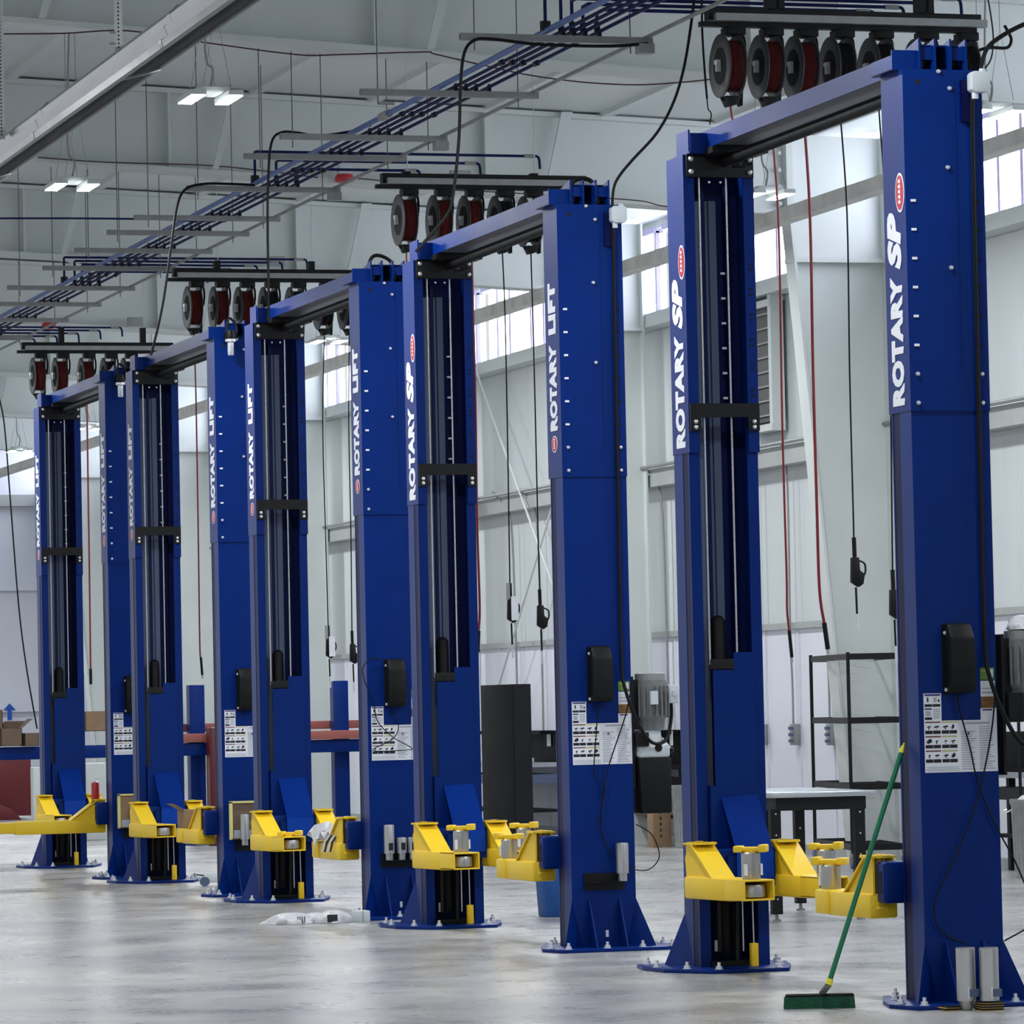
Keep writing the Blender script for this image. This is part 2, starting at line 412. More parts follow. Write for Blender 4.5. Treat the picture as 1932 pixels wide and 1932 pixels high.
# instruction sheets, drawn as thin raised print on one sheet; local x along the column face, z up
def m_decal():
    b = MB()
    def r(mt, x0, z0, x1, z1, d=1): b.use(mt).box((x0, -.0006-.0005*d, z0), (x1, .0005, z1))
    r('white', -.175, 1.10, .197, 1.345, 0); r('white', -.175, 1.345, -.085, 1.475, 0); r('white', .115, 1.345, .197, 1.40, 0)
    r('decb', -.17, 1.463, -.09, 1.472); r('dec', -.17, 1.412, -.132, 1.424); r('dec', -.13, 1.412, -.09, 1.424)
    r('dec', -.158, 1.434, -.15, 1.456); r('decg', -.125, 1.434, -.108, 1.456); r('dec', -.102, 1.434, -.094, 1.446)
    r('decb', -.17, 1.398, -.134, 1.405); r('decg', -.166, 1.368, -.14, 1.392); r('dec', -.17, 1.350, -.134, 1.362)
    for k in range(5): r('decg', -.128, 1.356+k*.010, -.093, 1.361+k*.010)
    for row in range(3):
        z = 1.345-.068*row
        for c in range(2):
            x = -.170+c*.084
            r('decr' if c == 0 else 'decy', x, z-.010, x+.078, z-.004)
            r('dec', x, z-.062, x+.038, z-.046); r('dec', x+.040, z-.062, x+.078, z-.046)
            for q in range(2):
                xx = x+.006+q*.038
                b.use('dec')
                cx, cz = xx+.013, z-.028; w = (.012, .016, .008, .014)[(row+c+q) % 4]; h = (.004, .005, .012, .004)[(row*2+c+q) % 4]
                b.prism([(cx-w, cz-h*.6), (cx-w*.2, cz-h), (cx+w, cz-h*.3), (cx+w*.6, cz+h), (cx-w*.3, cz+h*.6)], -.0012, .0005, 'Y')
                r('decg' if (row+q) % 2 else 'dec', cx-.003, cz-.014, cx+.002, cz-.004)
    for k in range(3): r('decg', -.168, 1.108+k*.008, .0, 1.111+k*.008)
    for k in range(17): r('decg', .012, 1.112+k*.011, .012+random.uniform(.05, .085), 1.117+k*.011)
    for k in range(19): r('decg', .106, 1.112+k*.011, .106+random.uniform(.05, .08), 1.117+k*.011)
    r('decg', .03, 1.325, .16, 1.336); r('dec', .045, 1.275, .055, 1.29); r('dec', .165, 1.30, .175, 1.304); r('decb', .125, 1.388, .175, 1.396)
    r('white', .118, 1.455, .192, 1.53, 0); r('brown_tag', .118, 1.40, .192, 1.455, 0); r('decg', .125, 1.47, .18, 1.478); r('decg', .125, 1.49, .17, 1.496)
    r('green_tag', .118, 1.535, .19, 1.592, 0); r('white', .160, 1.548, .184, 1.584); r('decy', .125, 1.575, .15, 1.58)
    return b.mesh('instruction_decal', 'white')

def m_cover():
    b = MB(); pr = [(0, 1.47), (-.085, 1.475), (-.095, 1.50), (-.10, 1.60), (-.092, 1.735), (-.045, 1.805), (0, 1.805)]
    b.prism(pr, -.065, .06, 'X', bev=.012); b.box((-.075, -.004, 1.465), (-.055, 0, 1.80))
    return b.mesh('lock_cover', 'plastic')
def m_jbox():
    b = MB(); c = .016
    b.box((.09, -.03, 4.20), (.15, .0, 4.40))
    return b.mesh('box_bracket', 'navy')
def m_jbox2():
    b = MB(); x0, x1, z0, z1, c = .118, .212, 4.335, 4.435, .014
    b.prism([(x0+c, z0), (x1-c, z0), (x1, z0+c), (x1, z1-c), (x1-c, z1), (x0+c, z1), (x0, z1-c), (x0, z0+c)], -.09, -.03, 'Y', bev=.003)
    b.lathe([(.016, 4.305), (.016, 4.335)], (.145, -.06, 0), 'Z', 12); b.lathe([(.015, 4.435), (.015, 4.45)], (.185, -.06, 0), 'Z', 12)
    return b.mesh('junction_box', 'wbox')

def m_beam():
    b = MB(); x0, x1 = -.09, .115
    pr = [(x0, 4.47), (x1, 4.47), (x1, 4.60), (x1-.006, 4.60), (x1-.006, 4.478), (x0+.006, 4.478), (x0+.006, 4.60), (x0, 4.60)]
    b.prism([(x0, 4.478), (x0+.008, 4.478), (x0+.008, 4.568), (x1-.008, 4.568), (x1-.008, 4.478), (x1, 4.478), (x1, 4.576), (x0, 4.576)], .05, 3.3, 'Y', bev=0)
    return b.mesh('overhead_beam', 'blue')
def m_beamin():
    return MB().box((-.082, .3, 4.481), (.107, 3.15, 4.49)).mesh('beam_lining', 'lining')
def m_bar():
    b = MB(); b.tube([(.03, .3, 4.415), (.03, 3.22, 4.415)], .032, 12); b.box((.03, .35, 4.36), (.09, .5, 4.375)); b.box((.03, 2.9, 4.36), (.09, 3.05, 4.375))
    return b.mesh('shutoff_bar', 'rubber')
def m_lbr():
    b = MB(); b.box((-.185, 3.12, 4.45), (-.07, 3.14, 4.56), bev=.003); b.box((-.19, 3.14, 4.45), (-.18, 3.34, 4.58)); b.box((-.19, 3.12, 4.45), (.1, 3.4, 4.458))
    return b.mesh('beam_bracket', 'blue')
def m_rbr():
    b = MB(); b.box((-.24, .03, 4.45), (-.08, .04, 4.545)); b.box((-.24, .04, 4.45), (-.23, .30, 4.52)); b.box((-.24, .04, 4.45), (.12, .3, 4.456))
    return b.mesh('beam_bracket', 'blue')
def m_sheave():
    b = MB()
    for x in (-.115, -.035, .045, .125): b.prism([(0, 4.45), (.26, 4.45), (.26, 4.55), (0, 4.60), (-.0, 4.60)], x, x+.01, 'X')
    for x in (-.115, .045): b.box((x, .02, 4.50), (x+.085, .03, 4.56))
    return b.mesh('sheave_housing', 'blue')
def m_sheaves():
    b = MB()
    b.lathe([(.05, 0), (.05, .035)], (0, .12, 4.50), 'X', 20)
    return b.mesh('sheave', 'black')

def m_carr_L():
    b = MB(); b.box((-.285, 3.06, .46), (.285, 3.19, .66), bev=.012); b.box((-.1, 3.02, .46), (.17, 3.06, .62)); b.box((-.13, 3.19, .46), (.14, 3.36, 1.0))
    return b.mesh('carriage', 'blue')
def m_carr_R():
    b = MB()
    for s in (-1, 1): b.box((s*.12, .28, .475), (s*.285, .39, .675), bev=.018)
    b.box((-.12, .22, .475), (.12, .36, .66))
    return b.mesh('carriage', 'blue')
def m_carr_slot():
    b = MB()
    for s in (-1,): b.box((-.287, .315, .52), (-.284, .345, .63)); 
    return b.mesh('slot', 'void')
def m_cover_L():
    b = MB(); b.prism([(-.10, .6), (.145, .6), (.145, 1.725), (.022, 1.725), (.022, 1.63), (-.10, 1.63)], 3.196, 3.204, 'Y')
    return b.mesh('carriage_cover', 'blue')
def m_notch():
    b = MB(); b.box((-.115, 3.19, 1.635), (.022, 3.2, 1.69), bev=.003); return b.mesh('notch_plate', 'void')
def m_guard():
    b = MB(); b.quad([(-.075, 3.18, .94), (.135, 3.18, .95), (.155, 3.0, .64), (-.055, 3.0, .63)])
    bmesh.ops.solidify(b.bm, geom=b.bm.faces[:], thickness=.008)
    b.box((-.055, 3.0, .50), (.155, 3.006, .64))
    return b.mesh('guard_plate', 'blue_lit')
def m_cyl():
    b = MB(); b.lathe([(.042, .1), (.042, 1.90), (.03, 1.92), (.012, 1.93)], (-.03, 3.30, 0), 'Z', 16)
    return b.mesh('hydraulic_cylinder', 'rubber')
def m_hoses():
    b = MB(); b.tube([(-.09, 3.22, .1), (-.09, 3.22, .45)], .012, 8); b.tube([(.02, 3.25, .05), (.03, 3.25, .5)], .014, 8); b.box((-.14, 3.20, .02), (.13, 3.36, .05))
    b.box((-.1, 3.18, .03), (.02, 3.2, .045))
    return b.mesh('cylinder_base', 'black')
def m_cables_L(x, z):
    b = MB(); b.tube([(x, 3.21, 4.35), (x, 3.21, z)], .0055, 6, smoothpath=False); return b.mesh('lift_cable', 'steel')
def m_block():
    b = MB(); b.box((.06, 3.12, .02), (.098, 3.16, .145), bev=.002); return b.mesh('latch_block', 'yellow')
def m_blockwire():
    b = MB(); b.tube([(.079, 3.14, .14), (.075, 3.14, .5)], .004, 6); b.tube([(.04, 3.2, .1), (.04, 3.2, .5)], .004, 6); return b.mesh('latch_cable', 'steel')

# swing arm; local x' out along the arm, origin at pivot, z = floor height
def m_arm(L):
    b = MB(); b.prism([(-.07, -.075), (L, -.075), (L, .075), (-.07, .075)], .40, .52, 'Z', bev=.014)
    return b.mesh('swing_arm', 'yellow')
def m_armg():
    b = MB(); pr = [(-.07, .515), (-.07, .70), (.0, .70), (.26, .515)]
    b.prism([(-.07, .515), (-.085, .62), (-.07, .64), (-.07, .69), (-.01, .69), (.23, .515)], -.055, -.045, 'Y')
    b.prism([(-.07, .515), (-.07, .69), (-.01, .69), (.23, .515)], .045, .055, 'Y')
    b.prism([(-.075, .69), (-.0, .69), (.245, .512), (.262, .512), (.006, .70), (-.075, .70)], -.07, .07, 'Y')
    return b.mesh('arm_gusset', 'yellow')
def m_yoke():
    b = MB()
    for z0, z1 in ((.445, .458), (.69, .703)):
        b.lathe([(.066, z0), (.066, z1)], (-.02, 0, 0), 'Z', 24); b.box((-.02, -.066, z0), (.06, .066, z1))
    b.lathe([(.022, .43), (.022, .708)], (-.02, 0, 0), 'Z', 12)
    return b.mesh('pivot_yoke', 'yellow')
def m_tip(L):
    b = MB(); w, h0, h1, t = .092, .408, .518, .010; x0, x1 = L-.02, L+.20
    b.box((x0, -w, h0), (x1, w, h0+t), bev=.003); b.box((x0, -w, h1-t), (x1, w, h1), bev=.003)
    b.box((x0, -w, h0), (x1, -w+t, h1), bev=.003); b.box((x0, w-t, h0), (x1, w, h1), bev=.003)
    return b.mesh('arm_extension', 'yellow')
def m_tipv(L): return MB().box((L-.015, -.08, .42), (L+.02, .08, .506)).mesh('tube_inside', 'void')
def m_puck(x, z0=.425, r=.068):
    b = MB(); b.lathe([(r*.96, z0), (r, z0+.008), (r, z0+.055), (r*.92, z0+.066)], (x, 0, 0), 'Z', 24); return b.mesh('adapter_socket', 'alu')
def m_adapter(x, h=.14, r=.05):
    b = MB(); b.use('alu').lathe([(r*.97, .515), (r, .52), (r, .515+h), (r*.9, .52+h)], (x, 0, 0), 'Z', 24); b.use('white').box((x+r*.3, r*.78, .54), (x+r*.75, r+.001, .60)).box((x+r*.3, -r-.001, .54), (x+r*.75, -r*.78, .60)); return b.mesh('height_adapter', 'alu')
def m_pad(x, z, a=0):
    b = MB(); T = Matrix.Translation((x, 0, z))@Matrix.Rotation(a, 4, 'Z')
    b.box((-.075, -.035, .012), (.085, .035, .034), T, bev=.005); b.box((-.085, -.05, .006), (-.04, .05, .04), T, bev=.006); b.box((.05, -.05, .006), (.09, .05, .046), T, bev=.006)
    b.use('black').lathe([(.04, 0), (.04, .014)], (x, 0, z), 'Z', 16)
    b.mats = ['yellow', 'black']
    return b
def arm(parent, px, py, az, L=.48, adapter=True, padded=True, h=.14, long=0, closed=False):
    """az: compass angle of the arm from +X, in lift space"""
    T = Tz(px, py, 0, az)
    a = MB(); a.prism([(-.07, -.075), (L, -.075), (L, .075), (-.07, .075)], .40, .52, 'Z', bev=.014)
    ao = a.build('swing_arm', 'yellow', parent, T)
    def sub(me, name):
        o = inst(name, me, ao); o.matrix_local = T; return o
    sub(cached('armg', m_armg), 'arm_gusset'); sub(cached('yoke', m_yoke), 'pivot_yoke')
    if long:
        b = MB(); b.box((L-.02, -.062, .413), (L+long*.5, .062, .51), bev=.01); b.box((L+long*.5-.02, -.05, .42), (L+long, .05, .50), bev=.01)
        sub(b.mesh('arm_extension', 'yellow'), 'arm_extension'); return ao
    if closed:
        b = MB(); b.prism([(L-.03, -.085), (L+.12, -.085), (L+.18, -.04), (L+.18, .04), (L+.12, .085), (L-.03, .085)], .405, .522, 'Z', bev=.01)
        sub(b.mesh('arm_extension', 'yellow'), 'arm_extension')
    else:
        sub(cached(('tip', L), lambda: m_tip(L)), 'arm_extension'); sub(cached(('tipv', L), lambda: m_tipv(L)), 'tube_inside')
        sub(cached(('puck', L), lambda: m_puck(L+.12)), 'adapter_socket')
    if adapter: sub(cached(('ad', L, h), lambda: m_adapter(L+.11, h)), 'height_adapter')
    if padded:
        z = .515+(h if adapter else 0); me = m_pad(L+.11, z, .9)
        sub(me.mesh('flip_pad', 'yellow'), 'flip_pad')
    return ao

def m_motor():
    b = MB()
    b.use('grey').lathe([(.06, 1.60), (.098, 1.595), (.10, 1.56), (.10, 1.38), (.085, 1.36), (.08, 1.30)], (.34, .06, 0), 'Z', 24)
    for k in range(20):
        a = 2*PI*k/20; T = Matrix.Translation((.34, .06, 0))@Matrix.Rotation(a, 4, 'Z'); b.box((.095, -.004, 1.38), (.116, .004, 1.56), T)
    b.use('galv').lathe([(.092, 1.585), (.092, 1.635), (.07, 1.64)], (.34, .06, 0), 'Z', 24)
    b.use('wbox').box((.30, -.07, 1.45), (.345, -.045, 1.53))
    return b.mesh('motor', 'grey')
def m_switch():
    b = MB(); b.use('wbox').box((.43, .0, 1.455), (.50, .08, 1.565), bev=.006); b.use('zinc').box((.46, -.012, 1.50), (.475, .0, 1.53))
    b.use('grey').box((.40, .02, 1.37), (.45, .12, 1.58), bev=.01); return b.mesh('switch_box', 'wbox')
def m_tank():
    b = MB(); b.use('wbox').lathe([(.065, 1.30), (.075, 1.22), (.075, 1.17)], (.33, .06, 0), 'Z', 20); b.use('wbox').box((.23, -.03, 1.13), (.43, .15, 1.215), bev=.02)
    b.use('plastic').prism([(.225, 1.13), (.435, 1.13), (.43, .80), (.24, .80)], -.035, .155, 'Y', bev=.012)
    b.use('black').lathe([(.02, 0), (.024, -.012)], (.35, -.03, 1.19), 'Y', 12); b.use('black').box((.215, -.05, 1.20), (.29, .02, 1.285), bev=.006)
    return b.mesh('oil_tank', 'plastic')
def m_lever():
    b = MB(); b.use('steel').tube([(.40, .04, 1.25), (.455, .03, 1.18)], .005, 6); b.use('black').lathe([(.002, -.016), (.014, -.01), (.016, 0), (.014, .01), (.002, .016)], (.457, .03, 1.175), 'Z', 12)
    return b.mesh('release_lever', 'steel')
def m_ubr():
    b = MB(); b.box((.2, .02, 1.30), (.25, .14, 1.60)); b.box((.2, .0, .95), (.215, .15, 1.62)); return b.mesh('motor_bracket', 'black')

LABEL = ['nearest blue two-post lift, with a green broom leaning on it',
         'second blue two-post lift from the camera, black oil tank and motor on its solid post',
         'middle blue two-post lift of the row, three silver adapters on its solid post',
         'fourth blue two-post lift from the camera, cardboard box on its yellow arm',
         'farthest blue two-post lift at left, one yellow arm swung out past the left edge']
TXT = [('SP', 'SP'), ('LIFT', 'SP'), ('LIFT', 'LIFT'), ('LIFT', 'LIFT'), ('LIFT', 'LIFT')]
lifts = []
for i, Y in enumerate(YS):
    lift = thing('two_post_lift', LABEL[i], 'car lift', (XC, Y, 0), 0, 'row of blue two-post lifts'); lifts.append(lift)
    for side in 'RL':
        T = ID if side == 'R' else ROT
        def put(key, fn, name, par, T=T):
            o = inst(name, cached(key, fn), par); o.matrix_local = T; return o
        col = put('column', m_column, 'column', lift)
        for key, fn, nm in (('sidestrip', m_sidestrip, 'side_strip'), ('inner', m_inner, 'back_plate'), ('sleeve', m_sleeve, 'extension_sleeve'), ('plate', m_plate, 'base_plate')):
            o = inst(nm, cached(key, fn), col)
        for s in (-1, 1): inst('corner_gusset', cached(('gus', s), lambda: m_gusset(s)), col)
        for s in (-1, 1): inst('base_fin', cached(('fin', s), lambda: m_fin(s)), col)
        for ax, ay in ((-.29, -.2), (-.05, -.2), (.17, -.2), (.36, -.18), (-.34, -.03), (.40, .1), (.31, .34), (-.26, .24), (-.16, .49), (.18, .49)):
            inst('anchor_bolt', cached('anchor', m_anchor), col, (ax, ay, .02))
        if side == 'R':
            for k in range(6):
                inst('painted_slot', cached('slot', m_litslot), col, (-.165, -.007, 3.82-.138*k))
                inst('painted_slot', cached('dslot', m_dslot), col, (.165, -.006, 3.82-.138*k))
            for k in (6, 7):
                for x in (-.165, .165): bolt_at(col, (x, -.006, 3.82-.138*k), '-Y', .9)
            for x, z in ((-.02, 4.44), (.035, 4.36), (.015, 3.98), (.02, 3.50)): bolt_at(col, (x, -.007, z), '-Y', .9)
            MB().lathe([(.013, 0), (.013, .002)], (-.125, -.0065, 4.39), 'Y', 12).build('cable_hole', 'void', col)
            o = inst('instruction_decal', cached('decal', m_decal), col); o['label'] = 'white warning and instruction sheets'
            inst('lock_cover', cached('cover', m_cover), col)
            for x, z in ((-.067, 1.76), (-.067, 1.49)): bolt_at(col, (x, -.02, z), '-Y', .8)
            MB().box((.006, -.002, .075), (.024, 0, .115)).build('serial_label', 'white', col)
            if i < 2:
                inst('box_bracket', cached('jb', m_jbox), col); o = inst('junction_box', cached('jb2', m_jbox2), col); o['label'] = 'pale grey octagonal junction box'
        else:
            for z in (4.425, 4.355):
                for x in (-.165, .175): bolt_at(lift, (x, 3.18, z), '-Y', 1.2)
            for z in (2.985, 2.955):
                for x in (-.172, .167): bolt_at(lift, (x, 3.178, z), '-Y', 1)
            for x in (-.055, .01): bolt_at(lift, (x, 3.2, 4.30), '-Y', .6)
            for k in range(6): inst('painted_slot', cached('slot', m_litslot), lift, (.083, 3.40, 3.82-.138*k))
            for k in range(6):
                for d in (0, .028): inst('painted_slot', cached('dslot', m_dslot), lift, (.172, 3.199, 3.85-.138*k-d))
            MB().box((-.1, 3.27, .10), (-.08, 3.275, .16)).build('serial_label', 'white', lift)
        # lettering on the -X side of both posts
        y0 = .002 if side == 'R' else YL-.002
        tx = TXT[i][0 if side == 'R' else 1]
        if tx == 'SP':
            parts = [('ROTARY', 2.85, .62, .15, 0), ('SP', 3.50, .28, .17, .25)]; em = (3.865, .055, .095)
        else:
            parts = [('ROTARY', 3.10, .52, .14, 0), ('LIFT', 3.68, .31, .14, 0)]; em = (3.02, .055, .05)
        yb = y0+.06
        for w_, z_, l_, h_, sh in parts:
            me = text_mesh((w_, l_), w_, l_, h_, .062, sh)
            o = inst('lettering', me, lift); o['label'] = 'white capital letters'
            # local x -> +Z, local y -> +Y (left in view), normal -> -X
            o.matrix_local = Matrix(((0, 0, -1, -HW-.0015), (0, 1, 0, yb), (1, 0, 0, z_), (0, 0, 0, 1)))
        b = MB(); ez, ew, eh = em; cy = y0+(.06 if tx == 'SP' else .13)
        def ell(k, x):
            return [(cy+math.cos(a)*ew*k, ez+math.sin(a)*eh*k) for a in [2*PI*q/24 for q in range(24)]]
        b.use('white').prism(ell(1, 0), -HW-.0015, -HW, 'X'); b.use('red').prism(ell(.88, 0), -HW-.0025, -HW, 'X')
        b.use('white')
        for q in range(5):
            zz = ez-eh*.55+q*eh*.26; b.prism([(cy-ew*.2, zz), (cy+ew*.25, zz), (cy+ew*.3, zz+eh*.13), (cy-ew*.1, zz+eh*.2)], -HW-.0035, -HW, 'X')
        b.build('emblem', 'red', lift)['label'] = 'red oval emblem with white ring'
    # overhead
    bo = inst('overhead_beam', cached('beam', m_beam), lift)
    inst('beam_lining', cached('beamin', m_beamin), bo); inst('shutoff_bar', cached('bar', m_bar), bo)
    inst('beam_bracket', cached('lbr', m_lbr), bo); inst('beam_bracket', cached('rbr', m_rbr), bo)
    inst('sheave_housing', cached('sh', m_sheave), bo); [inst('sheave', cached('shs', m_sheaves), bo, (x, 0, 0)) for x in (-.085, .075)]
    # L post front
    inst('header_plate', cached('header', m_header), lift); inst('tie_plate', cached('tie', m_tie), lift)
    inst('lit_back_panel', cached('litback', m_litback), lift); inst('hydraulic_cylinder', cached('cyl', m_cyl), lift); inst('cylinder_base', cached('hos', m_hoses), lift)
    for x, z in ((-.11, 1.66), (.047, 1.72)): inst('lift_cable', cached(('cab', x), lambda: m_cables_L(x, z)), lift)
    inst('latch_block', cached('blk', m_block), lift); inst('latch_cable', cached('blw', m_blockwire), lift)
    cl = inst('carriage', cached('cl', m_carr_L), lift); inst('carriage_cover', cached('cvl', m_cover_L), cl); inst('notch_plate', cached('nt', m_notch), cl); inst('guard_plate', cached('gd', m_guard), cl)
    cr = inst('carriage', cached('cr', m_carr_R), lift); inst('slot', cached('crs', m_carr_slot), cr)
    # arms: a, b on the far post; c, d on the near post
    def azY(deg, s): return (-PI/2 if s < 0 else PI/2)+math.radians(deg)
    last = i == 4
    arm(lift, -.24, 3.06, azY(8, -1), .46 if not last else .34, adapter=i < 2, padded=i in (0, 1, 2))
    arm(lift, .24, 3.06, azY(5, -1), .40, adapter=i < 2, padded=i < 2)
    if last: arm(lift, -.26, .42, PI-.0, .75, long=.75)
    else: arm(lift, -.25, .46, azY(3, 1), .44, adapter=i < 2, padded=i < 2, closed=True, h=.12)
    arm(lift, .25, .46, azY(0, 1), .44, adapter=False, padded=False, closed=True)
    # power unit
    if i < 2:
        mo = inst('power_unit', cached('mot', m_motor), lift)
        inst('motor_bracket', cached('ubr', m_ubr), mo); inst('switch_box', cached('swb', m_switch), mo)
        if i == 1: inst('oil_tank', cached('tank', m_tank), mo); inst('release_lever', cached('lev', m_lever), mo)
        else:
            mo.location = (.03, 0, .13); b = MB(); b.box((.22, -.03, 1.20), (.30, .08, 1.34), bev=.008); b.box((.26, -.02, 1.24), (.42, .12, 1.30), bev=.01); b.build('pump_block', 'black', mo)
        b = MB(); b.tube([(.145, -.055, 4.33), (.14, -.03, 4.2), (.138, -.02, 3.0), (.135, -.02, 1.8), (.145, -.05, 1.55), (.22, -.09, 1.32), (.30, -.09, 1.22), (.40, -.04, 1.24), (.455, .02, 1.36), (.46, .03, 1.46)], .0105, 8)
        b.build('power_cable', 'rubber', lift)

# cables drawn from lift space helper
def lp(i, x, y, Yoff=-.03):      # pixel on a plane just in front of lift i's near post -> lift space
    p = at(x, y, 'Y', YS[i]+Yoff); return (p.x-XC, p.y-YS[i], p.z)
b = MB(); b.tube([lp(0, *q) for q in ((1805, 1305), (1812, 1345), (1830, 1410), (1846, 1480), (1880, 1560), (1915, 1625), (1945, 1700), (1950, 1740), (1895, 1775))], .004, 6)
b.build('sensor_wire', 'rubber', lifts[0])
b = MB(); b.tube([lp(0, *q) for q in ((1878, 1300), (1872, 1370), (1858, 1450), (1840, 1520), (1805, 1610), (1775, 1670), (1762, 1710), (1768, 1745), (1790, 1768), (1822, 1778))], .004, 6)
b.build('sensor_wire', 'rubber', lifts[0])
b = MB(); b.tube([lp(1, *q) for q in ((1128, 1322), (1126, 1370), (1121, 1460), (1140, 1480), (1132, 1550), (1142, 1590), (1165, 1625), (1195, 1640), (1225, 1640), (1244, 1615), (1230, 1575), (1200, 1555))], .0035, 6)
b.build('sensor_wire', 'rubber', lifts[1])
b = MB(); b.tube([lp(1, *q) for q in ((1192, 1290), (1180, 1350), (1150, 1440), (1136, 1500), (1134, 1560))], .004, 6)
b.build('sensor_wire', 'rubber', lifts[1])
b = MB(); b.tube([lp(2, *q) for q in ((722, 1245), (700, 1242), (684, 1262), (690, 1290), (705, 1325), (712, 1360), (740, 1390), (775, 1410), (768, 1415), (702, 1416), (740, 1395), (752, 1370), (738, 1340))], .0035, 6)
b.build('sensor_wire', 'rubber', lifts[2])
b = MB(); b.tube([lp(1, 1072, 372, .1), lp(1, 1080, 345, .1), lp(1, 1097, 337, .1), lp(1, 1118, 345, .1), lp(1, 1128, 385, .0)], .014, 8); b.build('looped_hose', 'rubber', lifts[1])
b = MB(); b.tube([lp(2, 693, 515, .1), lp(2, 700, 488, .1), lp(2, 715, 482, .1), lp(2, 738, 495, .1), lp(2, 745, 528, .0)], .013, 8); b.build('looped_hose', 'rubber', lifts[2])
for i, (x, y) in ((3, (435, 640)), (4, (227, 722))):
    b = MB(); p = lp(i, x, y, -.08)
    b.use('black').lathe([(.035, .0), (.04, .03), (.03, .07)], p, 'Z', 14); b.use('zinc').lathe([(.022, -.13), (.026, -.12), (.026, -.03), (.045, -.02), (.045, .0)], p, 'Z', 14)
    b.use('black').box((p[0]-.04, p[1], p[2]-.02), (p[0]+.04, p[1]+.08, p[2]+.06)); b.use('rubber').tube([(p[0]-.03, p[1], p[2]+.05), (p[0]-.01, p[1], p[2]+.17), (p[0]+.05, p[1], p[2]+.1), (p[0]+.04, p[1], p[2]+.02)], .01, 6)
    b.build('filter_regulator', 'zinc', lifts[i])

# adapter racks on the near posts and the adapters in them
def adapter(name, p, h, r, label, group=None, neck=True, tagm=None, cat='lift adapter'):
    t = thing(name, label, cat, p, 0, group)
    b = MB(); b.lathe([(r*.7, 0), (r*.72, .005), (r*.72, .045 if neck else .0), (r, .046 if neck else .001), (r, h), (r*.93, h+.006), (r*.3, h+.007)], (0, 0, 0), 'Z', 24)
    b.build('cylinder_body', 'alu', t)
    if tagm: MB().box((-r*.35, -r-.002, .07), (r*.45, -r*.8, .12)).build('label_sticker', tagm, t)
    return t
b = MB(); b.box((-.125, -.012, .355), (.125, 0, .455)); b.box((-.125, -.085, .402), (.125, -.0, .405)); o = b.build('adapter_rack', 'black', lifts[1])
adapter('height_adapter', (XC+.1, YS[1]-.06, .406), .22, .038, 'tall silver adapter in the black rack of the second lift')
b = MB(); b.box((-.125, -.012, .355), (.125, 0, .455)); b.box((-.125, -.085, .402), (.125, 0, .405)); b.build('adapter_rack', 'black', lifts[2])
adapter('height_adapter', (XC-.078, YS[2]-.055, .406), .24, .038, 'tallest silver adapter in the rack of the middle lift, at its left end', tagm='dec')
adapter('height_adapter', (XC+.012, YS[2]-.055, .406), .15, .036, 'short silver adapter in the middle of the middle lift rack', tagm='dec')
adapter('height_adapter', (XC+.09, YS[2]-.055, .406), .15, .036, 'short silver adapter at the right end of the middle lift rack', tagm='dec')
for i, (xa, lab, trl) in ((3, (-.05, 'silver adapter on the foam-edged tray of the fourth lift', 'foam-edged brown tray on the solid post of the fourth lift, wider one')), (4, (.0, 'silver adapter on the foam-edged tray of the farthest lift', 'foam-edged grey tray on the solid post of the farthest lift'))):
    b = MB(); b.box((-.1, -.012, .355), (.13, 0, .455)); b.build('adapter_rack', 'black', lifts[i])
    t = thing('foam_tray', trl, 'tray', (XC-.01, YS[i]-.03, .45))
    b = MB(); b.box((-.14, -.03, .0), (.15, -.0, .29)); b.box((-.14, -.07, .0), (.15, -.03, .008)); b.build('tray_back', 'card2' if i == 3 else 'card', t)
    b = MB(); b.box((-.15, -.045, -.005), (-.13, .0, .295)); b.box((-.15, -.045, .285), (.155, 0, .30)); b.build('foam_edge', 'foam', t)
    MB().box((-.12, -.036, .005), (.14, -.03, .07)).build('tray_lip', 'decg', t)
    if i == 3:
        MB().box((.03, -.034, .10), (.08, -.03, .17)).build('label_sticker', 'white', t)
        for z in (.07, .2): MB().lathe([(.022, 0), (.018, -.012)], (.055, -.03, z), 'Y', 12).build('knob', 'bronze', t)
    adapter('height_adapter', (XC+xa, YS[i]-.10, .40), .24, .037, lab)

# two adapters and packing pieces at the foot of the nearest lift
pz = .05
bases = [(1822, 1899, 'left'), (1866, 1899, 'right')]
for x, y, s in bases:
    p = at(x+2, 1906, 'Z', 0); h = .24
    t = thing('height_adapter', 'silver adapter by the foot of the nearest lift, standing on %s' % ('a small round foot' if s == 'left' else 'a stack of shims'), 'lift adapter', (p.x, p.y, .045))
    b = MB(); r = .045; b.lathe([(r, 0), (r, h), (r*.95, h+.006)], (0, 0, 0), 'Z', 28); b.build('cylinder_body', 'alu', t)
    b = MB(); b.box((-.002, -r-.004, .02), (r*.95, -r*.2, .055)); b.build('cut_out', 'slate', t); MB().box((-.012, -r-.002, .01), (-.003, -r+.01, .065)).build('tab', 'zinc', t)
    if s == 'left': MB().lathe([(.026, -.045), (.032, -.03), (.036, 0)], (0, 0, 0), 'Z', 20).build('round_foot', 'alu', t)
    else:
        for k in range(4):
            o = MB().use('wood').box((-.055, -.05, 0), (.05, .05, .003)).use('black').box((-.054, -.0495, .003), (.049, .0495, .009)).build('wooden_shim', 'wood')
            o.location = (p.x, p.y, k*.011); o.rotation_euler = (0, 0, .03*k)
            tag(o, 'thin dark-topped shim in the stack of four under the right silver adapter', 'shim', 'stacked shims by the nearest lift')
p = at(1803, 1906, 'Z', 0)
